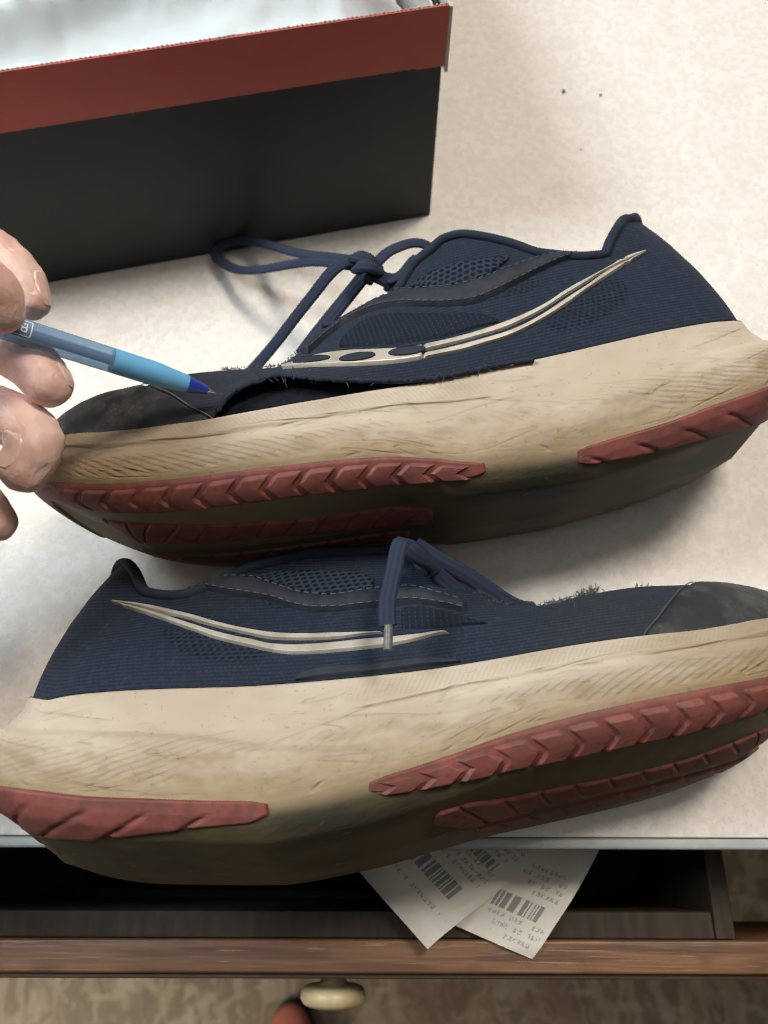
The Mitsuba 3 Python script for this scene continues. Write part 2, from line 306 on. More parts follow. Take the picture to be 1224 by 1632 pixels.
def build_shoe(key, sh, gap=None):
    nphi = 420
    phi = np.linspace(0, 2, nphi + 1)[:-1]
    # midsole: side wall, bevel and bottom in one mesh
    v = np.r_[-.12, np.linspace(0, 1, 34), np.linspace(1, 1.35, 9)[1:], np.linspace(1.35, 2, 14)[1:]]
    PH, VV = np.meshgrid(phi, np.maximum(v, 0), indexing='ij')
    P = sh.point('sole', PH, VV)
    # lip at the seam: a small inward ledge
    P[:, 0] = sh.world(*[c for c in (lambda s, w, u: (s, w * .86, u - .0015))(*sh.sole(phi, np.zeros_like(phi)))])
    s, _ = outline(PH)
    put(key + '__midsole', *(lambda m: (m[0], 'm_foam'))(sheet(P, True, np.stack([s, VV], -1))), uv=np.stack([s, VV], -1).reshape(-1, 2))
    # knit upper
    q = np.linspace(0, 1, 46)
    PH, Q = np.meshgrid(phi, q, indexing='ij')
    p0 = np.zeros(nphi)
    if gap is not None:
        g = np.array(gap); p0 = np.interp(phi, g[:, 0], g[:, 1], left=0, right=0)
    PP = p0[:, None] + (1 - p0[:, None]) * Q
    lift = .0036 * np.clip(p0 / .12, 0, 1)[:, None] * np.exp(-Q / .06) + .0004 * np.sin(PH * 130) * np.exp(-Q / .05) * (p0[:, None] > .02)
    crump = .0011 * (meshkit.fbm(np.stack([PH * 16, PP * 5, PH * 0 + 3.3], -1).reshape(-1, 3)).reshape(PH.shape) - .5) * np.sin(np.pi * np.clip(PP, 0, 1))
    P = sh.point('upper', PH, PP, lift + crump)
    s, _ = outline(PH)
    uvh = (sh.upper(PH, PP)[2] - sh.f('seam', s))
    put(key + '__upper', sheet(P, True)[0], 'm_knit', uv=np.stack([s, uvh], -1).reshape(-1, 2))
    # inner bootie: dark, behind the knit, with the foot opening
    q = np.linspace(.02, 1, 14)
    PH, Q = np.meshgrid(phi, q, indexing='ij')
    Pi = sh.point('upper', PH, Q, np.full(PH.shape, -.0038))
    put(key + '__lining', sheet(Pi[:, ::-1], True)[0], 'm_lining')
    # insole
    s, w, u = sh.sole(phi, np.zeros(nphi))
    put(key + '__insole', sheet(np.stack([sh.world(.17 + (s - .17) * .93, w * .84 * (1 - t), u + .001) for t in (0, .5, 1)], 1), True)[0], 'm_lining')
    # collar roll round the foot opening
    a = np.r_[np.linspace(1.52, 2, 60), np.linspace(0, .48, 60)[1:]]
    st, wt, ut = sh.rim(np.mod(a, 2))
    C = sh.world(st, wt, ut)
    m, uv = tube(C, .0029, up=sh.U, flat=.8, k=12)
    put(key + '__collar', m, 'm_collar', uv=uv)
    # vamp closing the front between the two rims, and the tongue under the laces
    for part, s0, s1, arch, bs in (('vamp', .205, None, .0045, 'm_knit'), ('tongue', .128, .235, .0035, 'm_overlay')):
        f = np.linspace(0, 1, 60)
        smax = float(sh.lim['rim_w'][1])
        ss = s0 + ((smax if s1 is None else s1) - s0) * f
        x = np.linspace(-1, 1, 15)
        W = np.maximum(sh.f('rim_w', ss), 1e-4)[:, None] * x[None] * 1.06
        U = (sh.f('rim_u', ss) - (.0 if part == 'vamp' else .003))[:, None] + arch * (1 - x[None] ** 2) * np.clip(sh.f('rim_w', ss) / .012, 0, 1)[:, None]
        SS = np.broadcast_to(ss[:, None], W.shape)
        if part == 'tongue': U = U + (.005 * (1 - sstep(.128, .15, ss)))[:, None]
        m = sheet(sh.world(SS, W, U))[0]
        put(key + '__' + part, m, bs, uv=np.stack([W, SS - s0], -1).reshape(-1, 2))
PROF_U = dict(
 seam=[(0,.0655),(.012,.0632),(.025,.0597),(.040,.0572),(.0717,.0564),(.0922,.0554),(.1266,.053),(.1606,.0501),(.187,.048),(.2155,.0454),(.24,.0443),(.2548,.0441),(.277,.0461),(.305,.0523),(.319,.0575),(.342,.062)],
 border=[(0,.036),(.012,.029),(.0351,.021),(.0602,.0164),(.0806,.0126),(.1003,.0104),(.1174,.0086),(.1575,.0095),(.1753,.0135),(.1931,.0162),(.2195,.0171),(.2427,.018),(.2637,.0193),(.2843,.0225),(.3,.0265),(.32,.0350),(.342,.0480)],
 rim_s=[(0,.040),(.1,.0455),(.2,.066),(.5,.178),(.8,.292),(1,.330)],
 rim_w=[(.040,.0),(.0425,.006),(.05,.015),(.065,.0245),(.09,.028),(.12,.025),(.16,.020),(.2,.016),(.25,.013),(.3,.008),(.322,.003),(.330,0)],
 rim_u=[(.040,.136),(.0435,.1375),(.0495,.1325),(.0557,.129),(.0613,.123),(.0704,.1115),(.0741,.106),(.0821,.1055),(.1026,.111),(.1146,.120),(.1274,.1275),(.1369,.131),(.1429,.1305),(.1496,.1265),(.1587,.121),(.1711,.107),(.1794,.1045),(.1918,.0992),(.2011,.0946),(.2168,.085),(.2261,.079),(.24,.0805),(.2662,.083),(.283,.081),(.296,.0815),(.311,.079),(.322,.075),(.330,.068)],
 round=[(0,.25),(.06,.1),(.12,.25),(.2,.5),(.25,.8),(.342,.9)])
PROF_L = dict(
 seam=[(0,.0615),(.012,.0575),(.022,.0532),(.0343,.0493),(.066,.0483),(.0849,.0474),(.1074,.0461),(.1348,.0451),(.1559,.0446),(.1985,.0438),(.2443,.0450),(.2686,.0461),(.3066,.0537),(.342,.062)],
 border=[(0,.030),(.012,.0225),(.0252,.0172),(.0437,.0120),(.0582,.0088),(.0783,.0061),(.1024,.0031),(.1125,.0022),(.1475,.0050),(.1707,.0093),(.1921,.0134),(.2134,.0162),(.235,.0185),(.2577,.0209),(.2895,.0255),(.32,.0350),(.342,.0480)],
 rim_s=[(0,.040),(.1,.0455),(.2,.066),(.5,.178),(.8,.292),(1,.330)],
 rim_w=[(.040,.0),(.0425,.006),(.05,.015),(.065,.0245),(.09,.028),(.12,.025),(.16,.020),(.2,.016),(.25,.013),(.3,.008),(.322,.003),(.330,0)],
 rim_u=[(.040,.1235),(.0437,.125),(.0485,.122),(.0539,.114),(.0617,.099),(.0792,.0935),(.0957,.0995),(.1059,.1045),(.1189,.1075),(.1322,.1105),(.1592,.111),(.1729,.1105),(.1903,.098),(.2016,.0855),(.2086,.0805),(.2214,.078),(.2325,.0795),(.2635,.0825),(.2874,.0825),(.3156,.080),(.325,.075),(.33,.068)],
 round=[(0,.25),(.06,.1),(.12,.25),(.2,.5),(.25,.8),(.342,.9)])
SH_U = Shoe([0.19159274,0.16260811,0.05],[-0.98058068,-0.19611614,0],[-0.19563841,0.97819203,0.06975647],[0.01368037,-0.06840185,0.99756405],PROF_U)
SH_L = Shoe([-0.14807783,-0.00997234,0.05],[0.99345237,0.11424702,0],[-0.1108534,0.96394259,-0.2419219],[-0.02763886,0.24033788,0.97029573],PROF_L)
# features on the uppers as (phi, p)
FU = {
 'u_logo_a': [[0.1996, 0.7474], [0.2066, 0.7757], [0.2131, 0.8032], [0.2188, 0.8311], [0.2237, 0.8609], [0.2324, 0.8688], [0.2474, 0.8332], [0.2608, 0.7964], [0.2734, 0.7569], [0.2852, 0.7158], [0.2961, 0.6752], [0.3063, 0.6362], [0.3158, 0.5977], [0.3257, 0.5495], [0.335, 0.5025], [0.3432, 0.4648], [0.3507, 0.433], [0.3579, 0.4026], [0.3646, 0.3749], [0.3711, 0.3508], [0.3772, 0.3308], [0.3832, 0.3128], [0.389, 0.2972], [0.3947, 0.2847], [0.4002, 0.2754], [0.4055, 0.268], [0.4108, 0.2617], [0.416, 0.2572], [0.4211, 0.2552], [0.4262, 0.2544], [0.4312, 0.2531], [0.4362, 0.2518], [0.4411, 0.251], [0.4461, 0.251], [0.451, 0.2521], [0.4558, 0.2559], [0.4605, 0.2623], [0.4652, 0.2706], [0.4698, 0.2798], [0.4744, 0.2892], [0.479, 0.2965], [0.4837, 0.3008], [0.4884, 0.3029]],
 'u_logo_b': [[0.1997, 0.7472], [0.2083, 0.7683], [0.2158, 0.7906], [0.2216, 0.8185], [0.2272, 0.846], [0.2397, 0.8301], [0.2524, 0.8047], [0.2646, 0.7744], [0.2769, 0.7349], [0.2889, 0.6885], [0.3002, 0.64], [0.3105, 0.5946], [0.3203, 0.549], [0.3299, 0.4989], [0.3386, 0.4563], [0.3463, 0.4228], [0.3536, 0.3931], [0.3604, 0.3652], [0.367, 0.3398], [0.3732, 0.3173], [0.3793, 0.2975], [0.3852, 0.2795], [0.3909, 0.2638], [0.3965, 0.2512], [0.402, 0.241], [0.4073, 0.2318], [0.4127, 0.2236], [0.4178, 0.2182], [0.4229, 0.216], [0.4279, 0.2154], [0.4329, 0.2149], [0.4379, 0.2145], [0.4429, 0.214], [0.4478, 0.214], [0.4527, 0.2154], [0.4575, 0.219], [0.4622, 0.2251], [0.4669, 0.2324], [0.4716, 0.2399], [0.4762, 0.2462], [0.4809, 0.2501], [0.4857, 0.2506], [0.4904, 0.2497]],
 'u_logo_c': [[0.2001, 0.7462], [0.2087, 0.766], [0.2162, 0.787], [0.222, 0.8138], [0.228, 0.8371], [0.2409, 0.8171], [0.2535, 0.7902], [0.2656, 0.7583], [0.2776, 0.7181], [0.2893, 0.6718], [0.3004, 0.6225], [0.3105, 0.5758], [0.3201, 0.5292], [0.3294, 0.4808], [0.3378, 0.4396], [0.3453, 0.4073], [0.3523, 0.3789], [0.359, 0.3522], [0.3654, 0.3273], [0.3715, 0.3046], [0.3775, 0.2844], [0.3832, 0.2659], [0.3889, 0.2492], [0.3944, 0.2349], [0.3997, 0.2239], [0.4049, 0.2152], [0.4101, 0.208], [0.4152, 0.2026], [0.4203, 0.1999], [0.4252, 0.1989], [0.4301, 0.1984], [0.435, 0.198], [0.4398, 0.1977], [0.4447, 0.1976], [0.4494, 0.1982], [0.4542, 0.2], [0.4589, 0.2041], [0.4635, 0.2095], [0.4682, 0.2155], [0.4727, 0.2218], [0.4773, 0.2274], [0.4819, 0.2308], [0.4865, 0.2321], [0.4911, 0.2327]],
 'u_logo_d': [[0.2004, 0.7455], [0.2094, 0.7634], [0.2173, 0.7825], [0.2232, 0.808], [0.2317, 0.8164], [0.2463, 0.7815], [0.2594, 0.7445], [0.2721, 0.7013], [0.284, 0.6554], [0.295, 0.6106], [0.3051, 0.5688], [0.3144, 0.5296], [0.3237, 0.4841], [0.3325, 0.4374], [0.3406, 0.3971], [0.3478, 0.364], [0.3546, 0.3349], [0.3611, 0.3097], [0.3673, 0.2877], [0.3732, 0.2682], [0.379, 0.2504], [0.3847, 0.2339], [0.3903, 0.2189], [0.3957, 0.2063], [0.401, 0.1958], [0.4063, 0.1869], [0.4115, 0.1786], [0.4166, 0.172], [0.4216, 0.168], [0.4265, 0.1659], [0.4315, 0.1649], [0.4363, 0.1645], [0.4412, 0.164], [0.4461, 0.1629], [0.4509, 0.1617], [0.4557, 0.1623], [0.4604, 0.1654], [0.4651, 0.171], [0.4696, 0.1777], [0.4742, 0.1844], [0.4788, 0.1892], [0.4834, 0.1917], [0.488, 0.1924], [0.4926, 0.1922]],
 'u_logo_e': [[0.4878, 0.3025], [0.4926, 0.3048], [0.4975, 0.3068], [0.5023, 0.3096], [0.5071, 0.3139], [0.5119, 0.3201], [0.5167, 0.3278], [0.5214, 0.3368], [0.5262, 0.3469], [0.5311, 0.3578], [0.5359, 0.3692], [0.5408, 0.381], [0.5457, 0.3931], [0.5507, 0.4051], [0.5558, 0.4171], [0.5609, 0.4289], [0.566, 0.4406], [0.5712, 0.4522], [0.5763, 0.4596], [0.5814, 0.4605], [0.5865, 0.461], [0.5917, 0.4658], [0.5969, 0.474], [0.6023, 0.495], [0.6079, 0.5288]],
 'u_logo_f': [[0.4921, 0.1913], [0.497, 0.1899], [0.5018, 0.1893], [0.5066, 0.1901], [0.5113, 0.1924], [0.5161, 0.1956], [0.5208, 0.1998], [0.5256, 0.2048], [0.5304, 0.2102], [0.5352, 0.2163], [0.54, 0.2233], [0.5448, 0.2314], [0.5496, 0.241], [0.5544, 0.2519], [0.5593, 0.2641], [0.5642, 0.2773], [0.5691, 0.2916], [0.5741, 0.3069], [0.5792, 0.3233], [0.5843, 0.3411], [0.5896, 0.3612], [0.5948, 0.3842], [0.6003, 0.4163], [0.6061, 0.4655]],
 'u_dots': [[0.518, 0.266], [0.5028, 0.2598], [0.4877, 0.2546], [0.5578, 0.3063], [0.5431, 0.291], [0.528, 0.282], [0.5963, 0.4389], [0.5798, 0.385], [0.5641, 0.3541]],
 'u_band_a': [[0.2671, 1.0], [0.2738, 1.0], [0.2838, 0.9873], [0.2905, 0.9873], [0.2985, 0.9783], [0.308, 0.9542], [0.3183, 0.9181], [0.3337, 0.8259], [0.3455, 0.7631], [0.3551, 0.7194], [0.3637, 0.6854], [0.3715, 0.6582], [0.3789, 0.6344], [0.3861, 0.6113], [0.3929, 0.5931], [0.3992, 0.5807], [0.4054, 0.5705], [0.4114, 0.5616], [0.417, 0.5585], [0.4222, 0.5644], [0.4271, 0.5739], [0.4322, 0.5825], [0.4373, 0.5918], [0.4423, 0.6033], [0.4471, 0.6185], [0.4516, 0.6393], [0.4559, 0.668], [0.4598, 0.705], [0.4635, 0.749], [0.467, 0.7992], [0.4704, 0.8551], [0.4737, 0.9155], [0.4772, 0.9789], [0.4808, 1.0], [0.4875, 1.0], [0.4942, 1.0], [0.5008, 1.0], [0.5075, 1.0], [0.5142, 1.0], [0.5209, 1.0], [0.5275, 1.0], [0.5342, 1.0], [0.5376, 1.0], [0.5442, 1.0], [0.5509, 1.0], [0.5576, 0.9747], [0.5609, 0.8608], [0.5674, 0.8575], [0.5721, 0.7917], [0.5768, 0.7442], [0.5813, 0.7024], [0.5858, 0.6647], [0.5902, 0.6293]],
 'u_band_b': [[0.2671, 1.0], [0.2772, 0.9812], [0.2905, 0.9344], [0.3031, 0.8854], [0.3148, 0.8368], [0.3287, 0.7565], [0.3408, 0.6859], [0.3503, 0.6402], [0.3589, 0.6011], [0.3668, 0.5672], [0.3742, 0.5378], [0.3813, 0.5107], [0.3881, 0.486], [0.3945, 0.4656], [0.4006, 0.4498], [0.4064, 0.4368], [0.4121, 0.4267], [0.4175, 0.4218], [0.4228, 0.4213], [0.4281, 0.4224], [0.4332, 0.425], [0.438, 0.4319], [0.4428, 0.4417], [0.4475, 0.4537], [0.4521, 0.4693], [0.4564, 0.4908], [0.4606, 0.5183], [0.4645, 0.5508], [0.4684, 0.5872], [0.4722, 0.6263], [0.4761, 0.6665], [0.4802, 0.7048], [0.4846, 0.7365], [0.4894, 0.7625], [0.4947, 0.783], [0.5001, 0.8015], [0.5055, 0.8237], [0.5112, 0.8422], [0.5171, 0.8563], [0.5229, 0.8703], [0.5287, 0.8823], [0.5346, 0.8858], [0.5404, 0.88], [0.5461, 0.8652], [0.5516, 0.8343], [0.5568, 0.7934], [0.5618, 0.7494], [0.5665, 0.7056], [0.571, 0.6607], [0.5753, 0.6158], [0.5793, 0.5706], [0.5833, 0.5256]],
 'u_mesh_a': [[0.4678, 0.8904], [0.4631, 0.8611], [0.4583, 0.8345], [0.4532, 0.814], [0.4477, 0.8019], [0.4418, 0.7954], [0.4359, 0.7895], [0.4301, 0.7808], [0.4248, 0.7658], [0.4198, 0.7472], [0.4145, 0.7325], [0.4087, 0.7266], [0.4028, 0.7218], [0.397, 0.7173], [0.3909, 0.7186], [0.3842, 0.7274], [0.3772, 0.739], [0.3705, 0.7482]],
 'u_mesh_b': [[0.4683, 0.863], [0.4652, 0.7969], [0.4618, 0.7407], [0.4581, 0.6934], [0.4539, 0.6553], [0.4493, 0.628], [0.4444, 0.6075], [0.4394, 0.5913], [0.4341, 0.5798], [0.4285, 0.5718], [0.423, 0.5647], [0.4175, 0.5599], [0.4117, 0.5647], [0.4053, 0.5781], [0.3985, 0.5968], [0.391, 0.6253], [0.3824, 0.6695], [0.3727, 0.7255]],
 'u_rib_a': [[0.5552, 0.4955], [0.5516, 0.5557], [0.5474, 0.6128], [0.5429, 0.665], [0.538, 0.7097], [0.5324, 0.747], [0.5265, 0.7685], [0.5207, 0.7684], [0.5149, 0.7587], [0.5091, 0.7429], [0.5036, 0.7229], [0.4981, 0.7057], [0.4928, 0.6889], [0.4877, 0.6683], [0.4829, 0.6435], [0.4784, 0.6135], [0.4742, 0.5784], [0.4701, 0.542], [0.466, 0.5076], [0.4618, 0.4766], [0.4575, 0.4497], [0.453, 0.428], [0.4484, 0.4109], [0.4438, 0.396], [0.4395, 0.3797], [0.4353, 0.3613], [0.4314, 0.341], [0.4276, 0.319], [0.424, 0.2956], [0.4205, 0.2717]],
 'u_rib_b': [[0.5544, 0.4662], [0.5494, 0.4415], [0.5445, 0.4214], [0.5395, 0.4051], [0.5346, 0.3913], [0.5297, 0.3787], [0.5248, 0.3672], [0.5199, 0.357], [0.5151, 0.3481], [0.5103, 0.3405], [0.5054, 0.3362], [0.5004, 0.3347], [0.4954, 0.3342], [0.4905, 0.332], [0.4856, 0.328], [0.4808, 0.3223], [0.476, 0.3127], [0.4713, 0.3018], [0.4665, 0.2916], [0.4617, 0.2828], [0.4567, 0.2757], [0.4518, 0.2709], [0.4467, 0.2685], [0.4416, 0.2674], [0.4365, 0.2669], [0.4314, 0.2666], [0.4262, 0.266], [0.421, 0.2648]],
 'u_toe': [[0.668, 0.0536], [0.6785, 0.1161], [0.6903, 0.1967], [0.7062, 0.3126], [0.7217, 0.407]],
}
FL = {
 'u_logo_a': [[0.1632, 0.7702], [0.1688, 0.807], [0.1742, 0.8412], [0.1807, 0.8682], [0.1909, 0.8751], [0.2011, 0.8777], [0.2116, 0.8752], [0.2222, 0.8672], [0.233, 0.8523], [0.2442, 0.8284], [0.2564, 0.7901], [0.2696, 0.7343], [0.2816, 0.6797], [0.2917, 0.6356], [0.3007, 0.5974], [0.3093, 0.5591], [0.3172, 0.5254], [0.3242, 0.4988], [0.3307, 0.4764], [0.337, 0.4568], [0.343, 0.4387], [0.3488, 0.4218], [0.3545, 0.4058], [0.3601, 0.3901], [0.3655, 0.3753], [0.3708, 0.3616], [0.376, 0.3488], [0.3811, 0.3376], [0.386, 0.3289], [0.3908, 0.3212], [0.3956, 0.3142], [0.4004, 0.3086], [0.405, 0.3043], [0.4096, 0.3002], [0.4142, 0.296], [0.4188, 0.2918], [0.4234, 0.2885], [0.4279, 0.2858], [0.4323, 0.2828], [0.4368, 0.2789], [0.4413, 0.2747], [0.4458, 0.2705], [0.4502, 0.2663], [0.4546, 0.2622], [0.459, 0.2584], [0.4634, 0.255], [0.4677, 0.2519], [0.472, 0.249]],
 'u_logo_b': [[0.1634, 0.7698], [0.1694, 0.8037], [0.1755, 0.8341], [0.1836, 0.8525], [0.195, 0.8514], [0.2062, 0.847], [0.2174, 0.8366], [0.2286, 0.8203], [0.2398, 0.7971], [0.2513, 0.7644], [0.2635, 0.7176], [0.2751, 0.6684], [0.2852, 0.626], [0.2941, 0.5901], [0.3027, 0.5536], [0.3107, 0.5172], [0.3181, 0.4867], [0.3247, 0.4634], [0.3309, 0.4436], [0.3369, 0.4255], [0.3427, 0.4086], [0.3483, 0.3925], [0.3538, 0.3767], [0.3592, 0.3608], [0.3645, 0.3453], [0.3697, 0.3305], [0.3748, 0.3155], [0.3798, 0.3015], [0.3846, 0.2905], [0.3893, 0.2833], [0.3939, 0.277], [0.3985, 0.2715], [0.403, 0.2671], [0.4075, 0.2632], [0.412, 0.2593], [0.4164, 0.2554], [0.4208, 0.2516], [0.4252, 0.2488], [0.4296, 0.2467], [0.4339, 0.245], [0.4382, 0.2439], [0.4424, 0.2441], [0.4467, 0.245], [0.4509, 0.246], [0.4551, 0.2465], [0.4594, 0.2465], [0.4636, 0.2465], [0.4678, 0.2463], [0.472, 0.246]],
 'u_logo_c': [[0.1635, 0.7695], [0.1698, 0.8027], [0.1762, 0.832], [0.1855, 0.8454], [0.1971, 0.8428], [0.2086, 0.8362], [0.2201, 0.8238], [0.2314, 0.8049], [0.2429, 0.7783], [0.2548, 0.74], [0.2674, 0.686], [0.2791, 0.6311], [0.2892, 0.5851], [0.298, 0.5471], [0.3062, 0.5102], [0.3139, 0.4774], [0.3208, 0.4501], [0.3272, 0.4273], [0.3334, 0.407], [0.3392, 0.389], [0.3449, 0.3724], [0.3504, 0.3568], [0.3558, 0.3419], [0.3611, 0.3279], [0.3663, 0.3146], [0.3714, 0.301], [0.3764, 0.2859], [0.3814, 0.2715], [0.3861, 0.2605], [0.3907, 0.254], [0.3953, 0.2483], [0.3999, 0.2433], [0.4044, 0.2392], [0.4089, 0.236], [0.4133, 0.2334], [0.4177, 0.2311], [0.4221, 0.229], [0.4265, 0.2277], [0.4308, 0.2269], [0.4351, 0.2261], [0.4394, 0.2257], [0.4437, 0.2256], [0.4479, 0.2256], [0.4522, 0.2252], [0.4565, 0.2243], [0.4608, 0.2227], [0.465, 0.2209], [0.4692, 0.2191], [0.4734, 0.2177], [0.4776, 0.2168], [0.4818, 0.216], [0.4859, 0.215], [0.49, 0.214], [0.4941, 0.2136], [0.4982, 0.2141], [0.5022, 0.216], [0.5063, 0.2214], [0.5103, 0.2219], [0.5143, 0.2211], [0.5184, 0.2206]],
 'u_logo_d': [[0.1637, 0.769], [0.1705, 0.7991], [0.1775, 0.824], [0.1886, 0.8274], [0.2009, 0.8192], [0.2132, 0.8051], [0.2253, 0.7852], [0.237, 0.7591], [0.2485, 0.7257], [0.2605, 0.6794], [0.2724, 0.6248], [0.283, 0.5747], [0.2922, 0.5331], [0.3004, 0.4965], [0.3082, 0.4613], [0.3154, 0.4305], [0.322, 0.4044], [0.3282, 0.3813], [0.3341, 0.3603], [0.3398, 0.3418], [0.3453, 0.3254], [0.3506, 0.3103], [0.3558, 0.2958], [0.361, 0.2813], [0.366, 0.2673], [0.3709, 0.2539], [0.3757, 0.2408], [0.3805, 0.228], [0.3851, 0.2164], [0.3897, 0.2067], [0.3943, 0.1975], [0.3988, 0.1888], [0.4032, 0.1824], [0.4075, 0.1788], [0.4119, 0.1759], [0.4162, 0.1733], [0.4204, 0.1709], [0.4247, 0.169], [0.4289, 0.1679], [0.4331, 0.167], [0.4373, 0.1661], [0.4415, 0.1651], [0.4457, 0.1643], [0.4498, 0.1636], [0.454, 0.1632], [0.4581, 0.1631], [0.4622, 0.1635], [0.4663, 0.1643], [0.4704, 0.1654], [0.4745, 0.1666], [0.4785, 0.168], [0.4825, 0.1698], [0.4865, 0.172], [0.4905, 0.1756], [0.4944, 0.1809], [0.4984, 0.187], [0.5023, 0.1933], [0.5063, 0.2005], [0.5103, 0.2078], [0.5143, 0.2138], [0.5184, 0.2185]],
 'u_band_a': [[0.2471, 1.0], [0.2538, 1.0], [0.2604, 1.0], [0.2671, 1.0], [0.2738, 1.0], [0.2805, 1.0], [0.2863, 0.9917], [0.2937, 0.9808], [0.3023, 0.9568], [0.3133, 0.9082], [0.3221, 0.8788], [0.3296, 0.8612], [0.3365, 0.8466], [0.3438, 0.8238], [0.3516, 0.7918], [0.3597, 0.7532], [0.3675, 0.7131], [0.3747, 0.6785], [0.3812, 0.6508], [0.3874, 0.6263], [0.3933, 0.6054], [0.3989, 0.59], [0.4043, 0.5791], [0.4096, 0.5688], [0.4149, 0.5595], [0.4202, 0.5512], [0.4253, 0.5443], [0.4302, 0.5399], [0.435, 0.5404], [0.4398, 0.5433], [0.4445, 0.5458], [0.4493, 0.5484], [0.454, 0.5514], [0.4588, 0.5531], [0.4637, 0.5526], [0.4686, 0.552], [0.4735, 0.551], [0.4784, 0.5495], [0.4832, 0.5469], [0.488, 0.5432], [0.4927, 0.5402], [0.4974, 0.5342], [0.5019, 0.5262], [0.5062, 0.517], [0.5105, 0.5078], [0.5147, 0.5005], [0.5189, 0.494], [0.5229, 0.4862], [0.5268, 0.4763], [0.5307, 0.4641], [0.5344, 0.4507]],
 'u_band_b': [[0.2471, 1.0], [0.2538, 1.0], [0.2604, 1.0], [0.2669, 0.9939], [0.2854, 0.897], [0.2985, 0.8324], [0.3101, 0.772], [0.3195, 0.7306], [0.3271, 0.7059], [0.3341, 0.6868], [0.3408, 0.6699], [0.3473, 0.6531], [0.3538, 0.6347], [0.3603, 0.6145], [0.3667, 0.5928], [0.3729, 0.5709], [0.379, 0.5476], [0.3849, 0.5234], [0.3905, 0.5033], [0.3959, 0.4863], [0.4013, 0.4695], [0.4066, 0.4551], [0.4116, 0.4448], [0.4165, 0.4393], [0.4213, 0.4343], [0.4262, 0.4293], [0.431, 0.4243], [0.4357, 0.4212], [0.4403, 0.4205], [0.445, 0.4205], [0.4496, 0.4199], [0.4542, 0.4195], [0.4589, 0.4193], [0.4635, 0.4192], [0.4681, 0.42], [0.4726, 0.4213], [0.4772, 0.4225], [0.4817, 0.4228], [0.4863, 0.4211], [0.4908, 0.4179], [0.4953, 0.4147], [0.4997, 0.4113], [0.504, 0.4077], [0.5083, 0.4046], [0.5126, 0.4021], [0.5168, 0.3996], [0.5209, 0.3953], [0.525, 0.3891], [0.5289, 0.3807], [0.5328, 0.3708]],
 'u_mesh_a': [[0.3346, 0.8634], [0.3403, 0.8667], [0.3462, 0.8681], [0.3524, 0.8647], [0.3592, 0.8552], [0.3661, 0.8428], [0.373, 0.83], [0.3797, 0.8191], [0.3861, 0.8112], [0.3924, 0.805], [0.3986, 0.7989], [0.4048, 0.793], [0.4109, 0.7871], [0.417, 0.7812], [0.4232, 0.7738], [0.4295, 0.7632], [0.4358, 0.7501], [0.4419, 0.7352], [0.4481, 0.7148], [0.4542, 0.6854], [0.4601, 0.6524]],
 'u_mesh_b': [[0.3352, 0.8558], [0.3438, 0.8199], [0.352, 0.7853], [0.36, 0.7499], [0.3676, 0.7147], [0.3749, 0.6827], [0.3817, 0.6543], [0.3881, 0.6293], [0.3942, 0.6088], [0.4, 0.5946], [0.4055, 0.5835], [0.4111, 0.5732], [0.4166, 0.564], [0.422, 0.5559], [0.4273, 0.5495], [0.4324, 0.547], [0.4373, 0.5488], [0.4422, 0.552], [0.4472, 0.5549], [0.452, 0.5591], [0.4569, 0.5648], [0.4617, 0.572]],
 'u_film_a': [[0.4093, 0.0445], [0.4118, 0.0701], [0.4147, 0.086], [0.4182, 0.0933], [0.4222, 0.0984], [0.4265, 0.1014], [0.4309, 0.1028], [0.4352, 0.1028], [0.4393, 0.1017], [0.4435, 0.1], [0.4476, 0.0978], [0.4518, 0.0954], [0.456, 0.0931], [0.4601, 0.0909], [0.4642, 0.0892], [0.4683, 0.0884], [0.4723, 0.0889], [0.4763, 0.0903], [0.4804, 0.092], [0.4844, 0.0936], [0.4883, 0.0946], [0.4923, 0.0949], [0.4962, 0.094], [0.5001, 0.0915], [0.5039, 0.0866], [0.5077, 0.0797], [0.5115, 0.0716], [0.5152, 0.0633], [0.5189, 0.0538], [0.5225, 0.0429]],
 'u_film_b': [[0.4094, 0.0311], [0.4136, 0.0311], [0.4178, 0.0313], [0.422, 0.0316], [0.4261, 0.0321], [0.4302, 0.0325], [0.4344, 0.0328], [0.4385, 0.0328], [0.4426, 0.0325], [0.4467, 0.0322], [0.4509, 0.0317], [0.455, 0.0313], [0.459, 0.031], [0.4631, 0.0309], [0.4672, 0.031], [0.4712, 0.0316], [0.4752, 0.0324], [0.4792, 0.0335], [0.4832, 0.0345], [0.4871, 0.0354], [0.491, 0.0361], [0.495, 0.0366], [0.4989, 0.0367], [0.5028, 0.0365], [0.5067, 0.0359], [0.5106, 0.0354], [0.5145, 0.0351], [0.5184, 0.0354], [0.5224, 0.0359]],
 'u_toe': [[0.6559, 0.0435], [0.6719, 0.1495], [0.6938, 0.2954], [0.7225, 0.4696], [0.7432, 0.5794]],
 'u_rib_a': [[0.4852, 0.3965], [0.4901, 0.3943], [0.4948, 0.3931], [0.4995, 0.3931], [0.5041, 0.394], [0.5086, 0.3882], [0.5128, 0.3757], [0.517, 0.3628], [0.5212, 0.352], [0.5252, 0.3403], [0.5293, 0.3284], [0.5334, 0.318], [0.5375, 0.3099], [0.5417, 0.3041], [0.5459, 0.3002]],
 'u_rib_b': [[0.4848, 0.2579], [0.4892, 0.2535], [0.4936, 0.2501], [0.4979, 0.2475], [0.5021, 0.2458], [0.5064, 0.2459], [0.5107, 0.248], [0.515, 0.2513], [0.5194, 0.2558], [0.5237, 0.2622], [0.5281, 0.2688], [0.5325, 0.2737], [0.5369, 0.2791], [0.5413, 0.2863], [0.5457, 0.2943]],
}
